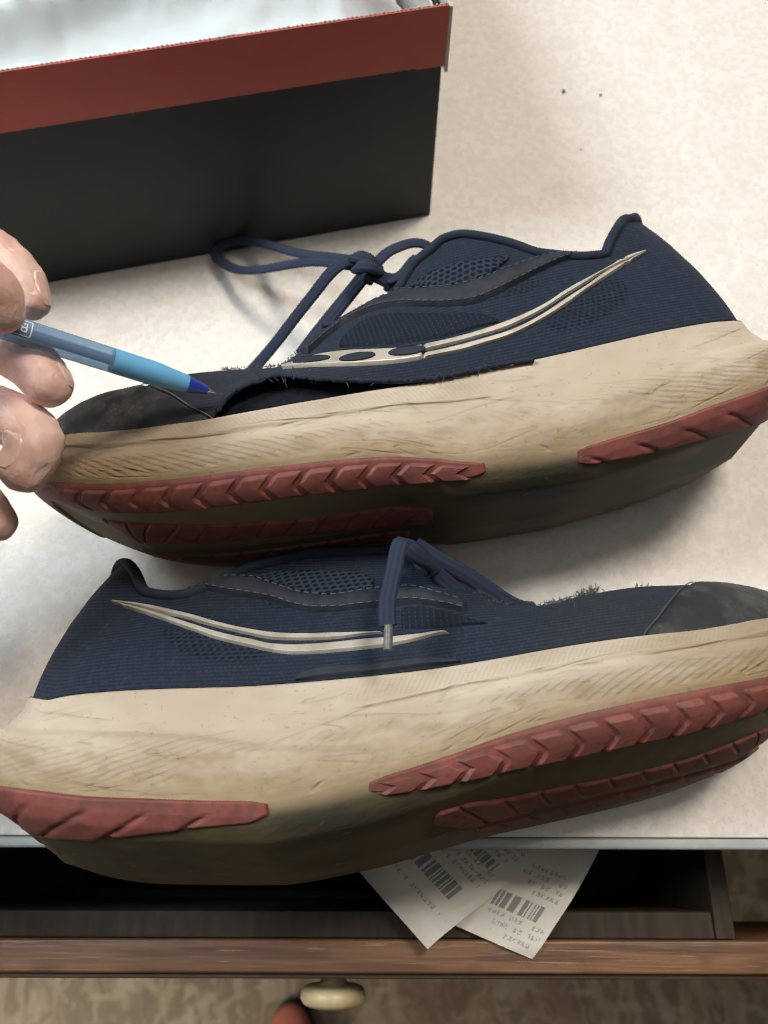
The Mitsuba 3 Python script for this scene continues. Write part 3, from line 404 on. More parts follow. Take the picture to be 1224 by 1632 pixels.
GAP = [[0.39899999999999997, 0.0], [0.411, 0.002821], [0.4151, 0.004485], [0.4322, 0.00897], [0.4576, 0.013637], [0.4912, 0.017654], [0.5202, 0.03987589714285713], [0.5411, 0.06792879142857146], [0.5653, 0.11956646571428577], [0.5887, 0.19014944857142857], [0.613, 0.2933], [0.6294, 0.2486], [0.645, 0.1839], [0.6553, 0.0851], [0.6599, 0.0505], [0.6719, 0.0]]
# outsole pads as (phi, v)
PADS_U = dict(fore=([.469,1.15],[(.469,1.10),(.478,1.16),(.505,1.23),(.533,1.29),(.56,1.33),(.73,1.34),(.8,1.33),(.95,1.3),(1.15,1.3)]),
 heel=([-.16,.4],[(-.16,1.45),(.157,1.42),(.2606,1.3333),(.3082,1.2684),(.3469,1.2298),(.382,1.1856),(.398,1.16),(.4,1.12)]))
PADS_L = dict(fore=([.4535,1.15],[(.4535,1.07),(.4633,1.13),(.4883,1.20),(.5067,1.235),(.5346,1.302),(.5714,1.365),(.6022,1.388),(.6657,1.40),(.7028,1.366),(.7504,1.30),(1.15,1.3)]),
 heel=([-.16,.392],[(-.16,1.45),(.17,1.4385),(.2274,1.45),(.2715,1.345),(.3207,1.2512),(.3499,1.19),(.3797,1.1477),(.388,1.13),(.392,1.09)]))
MID_U = ([(.505,1.70),(.51,1.62),(.53,1.60),(.566,1.64),(.6,1.65),(.65,1.60),(.73,1.5),(.83,1.46)], [(.505,1.86),(.51,1.95),(.53,1.98),(.566,1.96),(.6,1.93),(.65,1.87),(.73,1.86),(.83,1.9)])
INN_U = ([(.52,2.14),(.6,2.14),(.7,2.14),(.83,2.2)], [(.52,2.4),(.6,2.42),(.7,2.42),(.83,2.4)])
MID_L = ([(.493,1.64),(.498,1.53),(.513,1.55),(.539,1.675),(.58,1.745),(.628,1.79),(.68,1.77),(.715,1.7),(.77,1.6),(.84,1.6)], [(.493,1.68),(.507,1.9),(.526,2.06),(.5554,2.04),(.587,1.98),(.62,1.97),(.653,1.96),(.707,1.92),(.7466,1.88),(.84,1.85)])
INN_L = ([(.525,2.10),(.56,2.14),(.6,2.12),(.7,2.08),(.84,2.05)], [(.525,2.35),(.6,2.44),(.7,2.44),(.84,2.4)])
# ------------------------------------------------------------------ shoe details
def phi_of(s): return np.arccos(1 - 2 * np.asarray(s) / L) / np.pi
def s_of(phi): return L * (1 - np.cos(np.pi * np.asarray(phi))) / 2
rng = np.random.default_rng(7)
def lug(sh, phc, half, vb, thick, chev, m=9, n=7, lo=.17, hi=.97):
    x = np.array([-1, -.93, -.72, -.66, 0, .66, .72, .93, 1]); t = np.array([0, .03, .13, .17, .36, .5, .64, .83, .88, .97, 1])
    hx = np.array([0, .25, .9, 1, 1, 1, .9, .25, 0]); ht = np.array([0, .3, .9, 1, 1, 1, 1, 1, .9, .3, 0])
    X, Tt = np.meshgrid(x, t, indexing='ij')
    ph = phc + half * X + chev * (1 - np.abs(2 * Tt - 1))
    vbb = np.interp(ph, *np.array(vb).T)
    v = 1.0 + (vbb - 1.0) * (lo + (hi - lo) * Tt)
    h = .0003 + thick * hx[:, None] * ht[None]
    return sheet(sh.point('sole', ph, v, h))[0]
def pads(key, sh, PD, pitch, chev, mid, inn, s_first):
    for part, lab in (('fore', 'red forefoot rubber strip with chevron blocks'), ('heel', 'smooth red heel rubber pad with flowing grooves')):
        (a0, a1), vb = PD[part]
        ph = np.linspace(a0, a1, 40)
        A = np.stack([ph, np.full(40, .985)], -1); A[:, 1] += .03 * np.exp(-((ph - (a0 if part == 'fore' else a1)) / .006) ** 2)
        B = np.stack([ph, np.interp(ph, *np.array(vb).T)], -1)
        if part == 'fore':
            m, uv = strip(sh, 'sole', A, B, .0004, n=220, m=11, edge=.2)
            k = put(key + '__forefoot_outsole', m, 'm_red', label=lab)
            s = s_first
            while True:
                pc = phi_of(min(s, L - 1e-4)); 
                if s > L - .022: break
                half = (phi_of(s + pitch * .46) - phi_of(s - pitch * .46)) / 2
                put(k + '__lug', lug(sh, pc - chev * half * .5, half, vb, .0013 + .0005 * rng.random(), chev * half), 'm_red', smooth=28)
                s += pitch * (.97 + .06 * rng.random())
        else:
            def hf(p, v):
                g = s_of(p) * 52 + (v - 1) * 3.4 + .3
                fr = np.abs(np.mod(g, 1) - .5) * 2
                return -.0010 * np.exp(-((fr) / .13) ** 2) * np.clip((v - 1.07) / .06, 0, 1)
            m, uv = strip(sh, 'sole', A, B, .0009, n=260, m=26, edge=.12, hf=hf)
            put(key + '__heel_outsole', m, 'm_red', label=lab)
    def hf2(p, v):
        g = s_of(p) * 78 - (v - 1) * 2.2
        fr = np.abs(np.mod(g, 1) - .5) * 2
        return -.0011 * np.exp(-((fr) / .10) ** 2)
    for nm, ab, mt in (('middle_outsole', mid, 'm_red'), ('inner_outsole', inn, 'm_red_worn')):
        m, uv = strip(sh, 'sole', ab[0], ab[1], .0008, n=220, m=20, edge=.2, hf=hf2)
        put(key + '__' + nm, m, mt)
def seam_line(key, sh, line, r, bs, name, off=.0012, n=120):
    C = surf_curve(sh, 'upper', line, n, off)
    put(key + '__' + name, tube(C, r, up=sh.W, k=6)[0], bs)
def stitches(key, sh, line, name, off=.0016, pitch=.0036, r=.00030, bs='m_thread_dark'):
    C = surf_curve(sh, 'upper', line, 400, off)
    d = np.r_[0, np.cumsum(np.linalg.norm(np.diff(C, axis=0), axis=1))]
    ms = []
    for s in np.arange(pitch / 2, d[-1] - pitch, pitch):
        P = np.stack([np.interp(np.linspace(s, s + pitch * .6, 4), d, C[:, i]) for i in range(3)], -1)
        m, _ = tube(P, r, up=sh.W, k=5); ms.append(trimesh.Trimesh(m[0], m[1], process=False))
    put(key + '__' + name, trimesh.util.concatenate(ms), bs, kind='stuff')
def clean(a): return [list(x) for x in a]
def upper_details(key, sh, F):
    m, uv = strip(sh, 'upper', F['u_band_a'], F['u_band_b'], .0011, n=160, m=13, base=.0010, edge=.3, puff=.0012)
    put(key + '__eyestay', m, 'm_overlay', uv=uv)
    m, uv = strip(sh, 'upper', F['u_mesh_a'], F['u_mesh_b'], .0003, n=80, m=14, base=.0010, edge=.2)
    put(key + '__mesh_window', m, 'm_mesh', uv=uv)
    m, uv = strip(sh, 'upper', F['u_rib_a'], F['u_rib_b'], .0002, n=80, m=12, base=.0009, edge=.2)
    put(key + '__mesh_panel', m, 'm_ribmesh', uv=uv)
    sh_in = lambda a, b, t: (np.asarray(resample(a, 60)) * (1 - t) + np.asarray(resample(b, 60)) * t)
    stitches(key, sh, sh_in(F['u_band_a'], F['u_band_b'], .88), 'stitching', off=.0026, bs='m_thread_dark')
    stitches(key, sh, sh_in(F['u_band_a'], F['u_band_b'], .10), 'stitching', off=.0026)
    lg = put(key + '__logo', *(lambda r: (r[0], 'm_logo'))(strip(sh, 'upper', F['u_logo_a'], F['u_logo_b'], .0004, n=160, m=9, base=.0011, edge=.14)), label='pale curved side emblem of two stripes')
    put(lg + '__stripe', strip(sh, 'upper', F['u_logo_c'], F['u_logo_d'], .0004, n=160, m=9, base=.0011, edge=.14)[0], 'm_logo')
    if 'u_logo_e' in F:
        put(lg + '__stripe', strip(sh, 'upper', F['u_logo_e'], F['u_logo_f'], .0004, n=120, m=11, base=.0011, edge=.14)[0], 'm_logo')
        D = np.array(F['u_dots']).reshape(3, 3, 2)
        for d in D:
            l, c, r = d
            a = np.linspace(0, 1, 12); wv = .045 * np.sqrt(np.clip(1 - (2 * a - 1) ** 2, 0, 1))
            base = l + (r - l) * a[:, None]
            A, B = base.copy(), base.copy(); A[:, 1] -= wv; B[:, 1] += wv
            put(lg + '__dot', strip(sh, 'upper', A, B, .0004, n=30, m=9, base=.0017, edge=.4)[0], 'm_overlay')
def toe_cap(key, sh, edge, mt):
    e = np.array(sorted(edge, key=lambda x: x[1]))
    e = np.vstack([[e[0, 0] - (e[1, 0] - e[0, 0]) * e[0, 1] / max(e[1, 1] - e[0, 1], 1e-3) * .6, 0.0], e, [min(e[-1, 0] + .06, .83), 1.0]])
    e[0, 0] = max(e[0, 0], e[1, 0] - .02)
    t = np.linspace(0, 1, 40); ep = PchipInterpolator(e[:, 1], e[:, 0])(t)
    x = np.linspace(0, 1, 90)
    PH = ep[:, None] + (2 - ep - ep)[:, None] * x[None]
    V = np.broadcast_to(t[:, None], PH.shape)
    h = np.full(PH.shape, .0014); h[:, 0] = h[:, -1] = -.0004; h[:, 1] = h[:, -2] = .0012
    h = h + .0006 * (meshkit.fbm(np.stack([PH * 25, V * 5, V * 0], -1).reshape(-1, 3)).reshape(PH.shape) - .5)
    put(key + '__toe_cap', sheet(sh.point('upper', PH, V, h))[0], mt, label='dark scuffed toe cap overlay')
    line = np.stack([ep, t], -1)
    C = sh.point('upper', line[:, 0], line[:, 1], np.full(40, .0011))
    C = C[:30]
    put(key + '__toe_cap_edge', tube(C, .00024, up=sh.W, k=6)[0], 'm_thread' if key == 'torn_shoe' else 'm_thread_dark')
    return line
def fuzz(key, sh, ph_rng, p_rng, n, ln, seed, name='frayed_threads'):
    r = np.random.default_rng(seed); ms = []
    for _ in range(n):
        cc = r.integers(0, 7); cr_ = np.random.default_rng(seed * 31 + cc)
        ph = np.clip(cr_.uniform(*ph_rng) + r.normal(0, .006), *ph_rng); p = np.clip(cr_.uniform(*p_rng) + r.normal(0, .08), .3, 1)
        b = sh.point('upper', ph, p, .0003); d = sh.point('upper', ph, p, .0014) - b; d /= np.linalg.norm(d)
        d = d + r.normal(0, .7, 3); d /= np.linalg.norm(d)
        C = [b]; 
        for k in range(4):
            d = d + r.normal(0, .45, 3); d /= np.linalg.norm(d); C.append(C[-1] + d * ln * r.uniform(.4, 1) / 4)
        m, _ = tube(C, .00016, k=4); ms.append(trimesh.Trimesh(m[0], m[1], process=False))
    put(key + '__' + name, trimesh.util.concatenate(ms), 'm_thread_dark', kind='stuff')
build_shoe('torn_shoe', SH_U, GAP)
pads('torn_shoe', SH_U, PADS_U, .0125, .9, MID_U, INN_U, .168)
upper_details('torn_shoe', SH_U, FU)
toe_cap('torn_shoe', SH_U, FU['u_toe'], 'm_leather')
# torn hem of the flap: thick frayed edge
gp = np.array(GAP)[1:-1]
C = SH_U.point('upper', gp[:, 0], gp[:, 1], np.full(len(gp), .0034)); C = curve(C, 120)
C = C + .0006 * np.random.default_rng(3).normal(size=C.shape) * .35
put('torn_shoe__torn_hem', tube(C, .0011, up=SH_U.W, k=7)[0], 'm_collar', label='frayed hem of the torn knit flap')
fib = np.random.default_rng(11); ms = []
for _ in range(30):
    i = fib.integers(2, 117); b = C[i]; d = -SH_U.U * fib.uniform(.3, 1) + SH_U.W * fib.uniform(-.2, .5) + fib.normal(0, .5, 3); d /= np.linalg.norm(d); Q_ = [b]
    for k in range(5):
        d = d + fib.normal(0, .35, 3); d /= np.linalg.norm(d); Q_.append(Q_[-1] + d * fib.uniform(.0004, .0013))
    m, _u = tube(Q_, .00016, k=4); ms.append(trimesh.Trimesh(m[0], m[1], process=False))
put('torn_shoe__torn_fibres', trimesh.util.concatenate(ms), 'm_thread_dark', kind='stuff')
fuzz('torn_shoe', SH_U, (.58, .67), (.45, .9), 170, .0022, 5)
build_shoe('worn_shoe', SH_L)
pads('worn_shoe', SH_L, PADS_L, .0128, .9, MID_L, INN_L, .157)
upper_details('worn_shoe', SH_L, FL)
toe_cap('worn_shoe', SH_L, FL['u_toe'], 'm_leather')
put('worn_shoe__film_band', strip(SH_L, 'upper', FL['u_film_a'], FL['u_film_b'], .0004, n=90, m=7, base=.0010)[0], 'm_overlay')
fuzz('worn_shoe', SH_L, (.652, .664), (.80, 1.0), 70, .0058, 12)
fuzz('worn_shoe', SH_L, (.50, .72), (.6, 1.0), 200, .0024, 6)
labels['torn_shoe'] = {'label': 'navy running shoe farther from the counter edge, its torn toe side under the pen tip', 'category': 'shoe', 'group': 'pair of worn running shoes'}
labels['worn_shoe'] = {'label': 'navy running shoe nearest the counter edge with its toe pointing right', 'category': 'shoe', 'group': 'pair of worn running shoes'}
# ---- laces
def lace(key, pts, r=.0033, flat=.42, n=90, up=(0, 0, 1), twist=None):
    C = curve(pts, n)
    m, uv = tube(C, r, up=np.array(up), flat=flat, k=12)
    put(key, m, 'm_lace', uv=uv)
def unp(px, z):
    """world point at height z seen by the photograph's camera: used once to measure the lace paths below."""
PATH = {
 'LOOP_A': [[-0.0109, 0.2591, 0.064], [-0.0238, 0.2644, 0.06], [-0.0365, 0.2726, 0.052], [-0.0621, 0.2841, 0.034], [-0.0822, 0.2967, 0.018], [-0.095, 0.31, 0.009], [-0.0999, 0.3192, 0.007], [-0.0952, 0.3249, 0.008], [-0.0811, 0.3242, 0.011], [-0.0656, 0.3109, 0.022], [-0.0491, 0.2914, 0.038], [-0.0345, 0.2772, 0.051], [-0.0214, 0.2672, 0.06], [-0.0112, 0.2589, 0.066]],
 'END_A': [[-0.0128, 0.2608, 0.066], [-0.0198, 0.2612, 0.065], [-0.0266, 0.2588, 0.061], [-0.0333, 0.255, 0.054], [-0.042, 0.2503, 0.044], [-0.0536, 0.2441, 0.03], [-0.0629, 0.2387, 0.02], [-0.07, 0.2337, 0.014], [-0.0764, 0.2268, 0.01]],
 'END_B': [[-0.0104, 0.2584, 0.06], [-0.0187, 0.2474, 0.057], [-0.0262, 0.236, 0.056], [-0.0335, 0.2238, 0.056], [-0.0386, 0.2126, 0.058]],
 'LOOP_B': [[-0.0076, 0.258, 0.064], [-0.0037, 0.2617, 0.066], [0.0008, 0.2668, 0.066], [0.0069, 0.2714, 0.065], [0.014, 0.2754, 0.063], [0.0207, 0.2759, 0.06], [0.0235, 0.2761, 0.056]],
 'LOOP_C': [[-0.0064, 0.2583, 0.062], [-0.0015, 0.2549, 0.062], [0.004, 0.2542, 0.062], [0.0094, 0.2593, 0.062], [0.0143, 0.2664, 0.062]],
 'KNOT1': [[-0.0154, 0.2605, 0.068], [-0.0111, 0.2573, 0.072], [-0.0069, 0.2565, 0.07], [-0.0052, 0.2573, 0.064], [-0.007, 0.2565, 0.06]],
 'KNOT2': [[-0.0139, 0.2518, 0.07], [-0.0109, 0.2506, 0.074], [-0.0074, 0.2508, 0.073], [-0.0057, 0.2532, 0.066]],
 'KNOT3': [[-0.0088, 0.2563, 0.058], [-0.0057, 0.2517, 0.066], [-0.0014, 0.2495, 0.066], [0.0016, 0.2518, 0.058]],
 'L_END': [[0.0067, 0.1072, 0.088], [0.0053, 0.1028, 0.09], [0.0041, 0.0955, 0.0925], [0.0022, 0.0855, 0.094], [0.0015, 0.0785, 0.095], [0.002, 0.0722, 0.0955]],
 'L_AG': [[0.002, 0.0727, 0.0955], [0.002, 0.0685, 0.0955], [0.0019, 0.0636, 0.0955]],
 'L_B': [[0.0126, 0.1168, 0.06], [0.0181, 0.1138, 0.058], [0.0305, 0.1089, 0.052], [0.0441, 0.1035, 0.044], [0.0509, 0.1002, 0.04], [0.0662, 0.0981, 0.032]],
 'L_C': [[0.0134, 0.1109, 0.064], [0.0171, 0.1081, 0.062], [0.0254, 0.1019, 0.058], [0.0333, 0.0963, 0.054], [0.0396, 0.0885, 0.052]],
 'L_K1': [[0.0045, 0.1088, 0.08], [0.0094, 0.1086, 0.078], [0.0141, 0.1097, 0.07], [0.0164, 0.1077, 0.064], [0.0145, 0.1046, 0.062]],
 'L_K2': [[0.0098, 0.1078, 0.08], [0.0128, 0.1055, 0.078], [0.0171, 0.1055, 0.07], [0.0201, 0.1041, 0.062]],
}
PU = {k: np.array(v) for k, v in PATH.items()}
lace('torn_shoe__lace', PU['LOOP_A'], n=160)
lace('torn_shoe__lace', PU['END_A'], r=.0036)
lace('torn_shoe__lace', PU['END_B'], r=.0038, flat=.5)
lace('torn_shoe__lace', PU['LOOP_B'], r=.0030)
lace('torn_shoe__lace', PU['LOOP_C'], r=.0030)
for k in ('KNOT1', 'KNOT2', 'KNOT3'): lace('torn_shoe__lace', PU[k], r=.0036, flat=.6, n=40)
lace('worn_shoe__lace', PU['L_END'], r=.0031, flat=.3, up=SH_L.W)
put('worn_shoe__lace__aglet', tube(curve(PU['L_AG'], 20), .0016, up=SH_L.W, flat=.9, k=10)[0], 'm_aglet')
lace('worn_shoe__lace', PU['L_B'], r=.0040, flat=.5)
lace('worn_shoe__lace', PU['L_C'], r=.0034, flat=.5)
for k in ('L_K1', 'L_K2'): lace('worn_shoe__lace', PU[k], r=.0036, flat=.6, n=40)
# crossing laces on each tongue
for key, sh in (('torn_shoe', SH_U), ('worn_shoe', SH_L)):
    for i, s in enumerate(np.linspace(.150, .215, 5)):
        w = float(sh.f('rim_w', s)) * .9; x = np.linspace(-1, 1, 15)
        u = float(sh.f('rim_u', s)) + .0035 + .004 * (1 - x ** 2)
        C = sh.world(s + .004 * x * (1 if i % 2 else -1), w * x, u)
        put(key + '__lace', tube(C, .0034, up=sh.U, flat=.4, k=10)[0], 'm_lace')
# ------------------------------------------------------------------ setting
def rbox(lo, hi, r=.001):
    lo, hi = np.array(lo, float) + r, np.array(hi, float) - r
    pts = [Manifold.sphere(r, 8).translate([x, y, z]) for x in (lo[0], hi[0]) for y in (lo[1], hi[1]) for z in (lo[2], hi[2])]
    return Manifold.batch_hull(pts)
def struct(key, mesh, bs, smooth=False, **k):
    scene[key] = mikit.ply(mesh, bs, smooth=smooth, **k); labels[key] = {'kind': 'structure'}
rot = lambda m, a=math.radians(.5): m.rotate([0, 0, math.degrees(a)])
struct('floor', rbox([-2, -2, -.95], [2, 2.2, -.9], .004), 'm_floor')
put('counter', rot(rbox([-1.2, .0068, -.022], [1.2, 1.6, 0], .0006)), 'm_table', smooth=30)
labels['counter'] = {'kind': 'structure'}
put('counter__front_edge', rot(rbox([-1.2, .0021, -.024], [1.2, .0066, -.0004], .0012)), 'm_edge', smooth=40)
put('counter__cabinet', rot(rbox([-1.19, .03, -.88], [1.19, 1.58, -.0225], .002)), 'm_wood_dark', smooth=30)
# drawer
D = 'drawer'
labels[D] = {'label': 'open brown wooden drawer under the counter edge with a round pale knob', 'category': 'drawer'}
ZR = -.050
put(D + '__front', rot(rbox([-.42, -.0498, -.165], [.42, -.0360, ZR], .0012)), 'm_wood', smooth=40)
put(D + '__moulding', rot(rbox([-.42, -.0526, -.171], [.42, -.0501, -.056], .0008)), 'm_wood_dark', smooth=40)
put(D + '__inner_lip', rot(rbox([-.30, -.0358, -.163], [.1570, -.0245, ZR - .003], .0008)), 'm_wood_raw', smooth=40)
put(D + '__side_panel', rot(rbox([.1572, -.0358, -.155], [.1662, .30, ZR - .0015], .0008)), 'm_wood_raw', smooth=40)
put(D + '__side_panel', rot(rbox([-.31, -.0358, -.155], [-.3012, .30, ZR - .0015], .0008)), 'm_wood_raw', smooth=40)
put(D + '__bottom', rot(rbox([-.30, -.0243, -.155], [.1566, .30, -.149], .0008)), 'm_black', smooth=40)
prof = np.array([[0, 0], [.006, 0], [.006, .006], [.0075, .0085], [.0135, .0095], [.0155, .0115], [.0160, .0140], [.0148, .0168], [.011, .0185], [.006, .0192], [0, .0194]])
pp = PchipInterpolator(np.r_[0, np.cumsum(np.linalg.norm(np.diff(prof, axis=0), axis=1))], prof)
kn = trimesh.creation.revolve(pp(np.linspace(0, float(np.sum(np.linalg.norm(np.diff(prof, axis=0), axis=1))), 44)), sections=48)
kn.apply_transform(trimesh.transformations.rotation_matrix(math.pi / 2, [1, 0, 0])); kn.apply_translation([-.0220, -.0500, -.088])
put(D + '__knob', kn, 'm_knob', label='round pale varnished knob')
# metal runner beside the drawer
put(D + '__runner', rot(rbox([.174, -.026, -.100], [.182, .28, -.092], .0008)), 'm_edge', smooth=40)
# dark pouch and green packet in the drawer
def blob_sheet(x0, x1, y0, y1, z, amp, seed, n=40, sc=40):
    x, y = np.meshgrid(np.linspace(x0, x1, n), np.linspace(y0, y1, n), indexing='ij')
    e = np.clip(np.minimum.reduce([x - x0, x1 - x, y - y0, y1 - y]) / .02, 0, 1) ** .5
    h = z * e + amp * (meshkit.fbm(np.stack([x * sc, y * sc, x * 0 + seed], -1).reshape(-1, 3)).reshape(x.shape) - .5) * e
    top = np.stack([x, y, -.149 + h], -1)
    V = np.vstack([top.reshape(-1, 3), np.stack([x, y, np.full(x.shape, -.1495)], -1).reshape(-1, 3)])
    F = grid_faces(n, n); return V, np.vstack([F, F[:, ::-1] + n * n])
scene['cloth_pouch'] = mikit.ply(blob_sheet(-.17, .03, -.020, .12, .050, .03, 4.2), 'm_black', smooth=True)
labels['cloth_pouch'] = {'label': 'black cloth pouch lying in the open drawer left of the receipts', 'category': 'pouch'}
mat('m_green', two(principled((.035, .085, .022), .35, .4)))
scene['snack_packet'] = mikit.ply(blob_sheet(.085, .118, -.018, .06, .060, .02, 9.2), 'm_green', smooth=True)
labels['snack_packet'] = {'label': 'small dark green packet in the drawer beside the right receipt', 'category': 'packet'}
# receipts: printed paper slips curling over the drawer front
def rcpt(seed, blocks, bars):
    def f(p, n, uv):
        x, y = uv.x, uv.y
        ink = mi.Float(0)
        for (x0, x1, y0, pitch, rows, size) in blocks:
            ry = (y - y0) / pitch; row = dr.floor(ry); fy = ry - row
            inside = (x > x0) & (x < x1 - .012 * cell_rand(row, seed, 3)) & (row >= 0) & (row < rows)
            cx = x / size; col = dr.floor(cx); fx = cx - col
            g = (cell_rand(col, row, seed) > .22) & (fx > .12) & (fx < .88) & (fy > .2) & (fy < .75)
            sub = cell_rand(dr.floor(fx * 4), dr.floor(fy * 6), col + 17 * row + seed) > .38
            ink = dr.select(inside & g & sub, .6, ink)
        for (x0, x1, y0, y1) in bars:
            b = cell_rand(dr.floor(x / .00065), seed, 1) > .45
            ink = dr.select((x > x0) & (x < x1) & (y > y0) & (y < y1) & b, .9, ink)
        return mix((.60, .575, .52), (.20, .20, .20), ink)
    return f
def receipt(key, o, ex, ey, wx, wy, z0, curl, bs, lab, seed):
    """paper slip: o corner, ex / ey unit directions of its sides, hanging over the drawer lip."""
    a, b = np.linspace(0, wx, 40), np.linspace(0, wy, 60)
    A, B = np.meshgrid(a, b, indexing='ij')
    XY = np.array(o)[None, None, :2] + A[..., None] * np.array(ex) + B[..., None] * np.array(ey)
    y = XY[..., 1]
    z = z0 - .035 * np.clip((y + .022) / .06, 0, 1) ** 1.5 - .010 * np.clip((-.038 - y) / .02, 0, 1)
    z = z + curl(A, B) + .0012 * (meshkit.noise(np.stack([A * 60, B * 60, A * 0 + seed], -1).reshape(-1, 3)).reshape(A.shape) - .5)
    P = np.concatenate([XY, z[..., None]], -1)
    n, m = A.shape
    V = np.vstack([P.reshape(-1, 3), P.reshape(-1, 3) - [0, 0, .00012]]); F = grid_faces(n, m)
    uv = np.stack([A, B], -1).reshape(-1, 2)
    scene[key] = mikit.ply((V, np.vstack([F, F[:, ::-1] + n * m])), bs, smooth=True, uv=np.vstack([uv, uv]))
    labels[key] = {'label': lab, 'category': 'receipt', 'group': 'paper receipts hanging out of the drawer'}
mat('m_receipt', two(principled(proc(rcpt(3.0, [(.004, .05, .012, .0042, 1, .0022), (.006, .048, .034, .0040, 3, .0019), (.004, .05, .052, .0042, 8, .0021)], [(.010, .040, .0215, .0300), (.008, .03, .045, .0505)])), .8, .2)))
mat('m_receipt_b', two(principled(proc(rcpt(8.0, [(.002, .034, .0025, .0042, 3, .0021), (.004, .03, .026, .0040, 4, .0021)], [(.006, .030, .0155, .0235)])), .8, .2)))
E1 = np.array([.058, .0405]); E1 /= np.linalg.norm(E1); E2 = np.array([-.034, .0334]); E2 /= np.linalg.norm(E2)
receipt('receipt', (.0221, -.0386), E2, E1, .062, .112, -.0440, lambda A, B: .006 * np.clip(1 - B / .012, 0, 1) ** 2 - .0 * A, 'm_receipt', 'left paper receipt, lying over the other one, with its corner on the drawer front', 3.0)
F1 = np.array([-.0311, .0117]); F1 /= np.linalg.norm(F1); F2 = np.array([.0362, .0450]); F2 /= np.linalg.norm(F2)
receipt('receipt_001', (.0704, -.0430), F1, F2, .060, .112, -.0462, lambda A, B: -.004 * np.clip(A / .05, 0, 1), 'm_receipt_b', 'right paper receipt partly under the left one, with a barcode near its lower end', 8.0)
# orange red shoe toe on the floor
t = trimesh.creation.icosphere(subdivisions=4); v = t.vertices.copy()
v = np.sign(v) * np.abs(v) ** .9; v = v * [.045, .14, .045]; v[:, 2] *= 1 - .35 * np.clip(v[:, 1] / .14, 0, 1)
mat('m_orange', two(principled((.48, .155, .105), .6, .3)))
put('floor_shoe__toe_box', (v + [-.116, -.325, -.862], t.faces), 'm_orange')
s_ = trimesh.creation.icosphere(subdivisions=4).vertices * [.049, .144, .016]
put('floor_shoe__sole', (s_ + [-.116, -.325, -.884], t.faces), 'm_overlay')
labels['floor_shoe'] = {'label': 'orange red shoe toe on the floor below the drawer knob', 'category': 'shoe'}
# crumbs on the counter
mat('m_crumb', two(principled((.07, .06, .05), .8, .2)))
for i, ((x, y), lab) in enumerate(zip([(.1164, .4672), (.1408, .4641), (.1228, .4133)], ['dark crumb on the white counter, left one of the two farthest', 'dark crumb on the white counter, right one of the two farthest', 'tiny dark crumb on the white counter, nearest of the three'])):
    c = trimesh.creation.icosphere(subdivisions=2); r = np.random.default_rng(i)
    vv = c.vertices * [.0009, .0008 if i else .0015, .0006] * (.5 if i == 2 else 1) * (1 + .25 * r.normal(size=(len(c.vertices), 1)))
    put('crumb', (vv + [x, y, .0008], c.faces), 'm_crumb'); labels['crumb' if i == 0 else f'crumb_{i:03d}'] = {'label': lab, 'category': 'crumb'}
# ------------------------------------------------------------------ shoe box
BX = 'shoe_box'
labels[BX] = {'label': 'black shoe box with a red upper band standing behind the shoes', 'category': 'box'}
bo = np.array([.0252, .3584]); be = np.array([-.2435 * 0 - .97, -.2435]); bn = np.array([-.2435, .97])
def bq(a, d, z): return np.concatenate([bo + a * be + d * bn, [z]])
def wall(a0, d0, a1, d1, z0, z1, th, bow=0.0, n=24, m=10):
    """upright board from (a0,d0) to (a1,d1), thickness th towards the left normal."""
    A, Z = np.meshgrid(np.linspace(0, 1, n), np.linspace(0, 1, m), indexing='ij')
    t = np.array([a1 - a0, d1 - d0]); t /= np.linalg.norm(t); nn = np.array([t[1], -t[0]])
    def side(o):
        q = np.array([a0, d0]) + A[..., None] * (np.array([a1 - a0, d1 - d0])) + nn * (o + bow * np.sin(np.pi * A) * np.sin(np.pi * Z))[..., None]
        xy = bo + q[..., :1] * be + q[..., 1:] * bn
        return np.concatenate([xy, (z0 + (z1 - z0) * Z)[..., None]], -1)
    P, Q = side(np.zeros_like(A)), side(np.full_like(A, th))
    V = np.vstack([P.reshape(-1, 3), Q.reshape(-1, 3)]); F = grid_faces(n, m); k = n * m
    ring = [i * m for i in range(n)] + [(n - 1) * m + j for j in range(1, m)] + [i * m + m - 1 for i in range(n - 2, -1, -1)] + [j for j in range(m - 2, 0, -1)]
    ring = np.array(ring); nx = np.roll(ring, -1)
    F = np.vstack([F, F[:, ::-1] + k, np.stack([ring, nx, nx + k], -1), np.stack([ring, nx + k, ring + k], -1)])
    return V, F
BL, BW = .345, .215
put(BX + '__front', wall(0, 0, BL, 0, .0004, .100, .0016, .0015), 'm_box', smooth=35)
put(BX + '__back', wall(0, BW, BL, BW, .0004, .120, -.0016), 'm_box', smooth=35)
put(BX + '__end_panel', wall(0, .0018, -.0016, BW - .0018, .0004, .120, .0016, .002), 'm_box', smooth=35)
put(BX + '__end_panel', wall(BL, .0018, BL, BW - .0018, .0004, .120, -.0016), 'm_box', smooth=35)
put(BX + '__bottom', wall(0.002, BW / 2, BL - .002, BW / 2, .0006, .0022, BW / 2 - .003), 'm_board', smooth=35)
put(BX + '__inner_board', wall(0.004, BW - .0022, BL - .004, BW - .0022, .0030, .1195, -.0012), 'm_board', smooth=35)
put(BX + '__inner_board', wall(.0022, .004, .0022, BW - .004, .0030, .1195, .0012), 'm_board', smooth=35)
lid = put(BX + '__band', wall(-.0016, -.0016, BL + .002, -.0016, .0972, .1270, -.0014, .0006), 'm_boxred', smooth=35, label='red upper band of the box')
put(BX + '__band_end', wall(-.0018, -.0014, -.0060, BW, .0935, .1262, -.0016), 'm_board', smooth=35)
ms = []
r = np.random.default_rng(4)
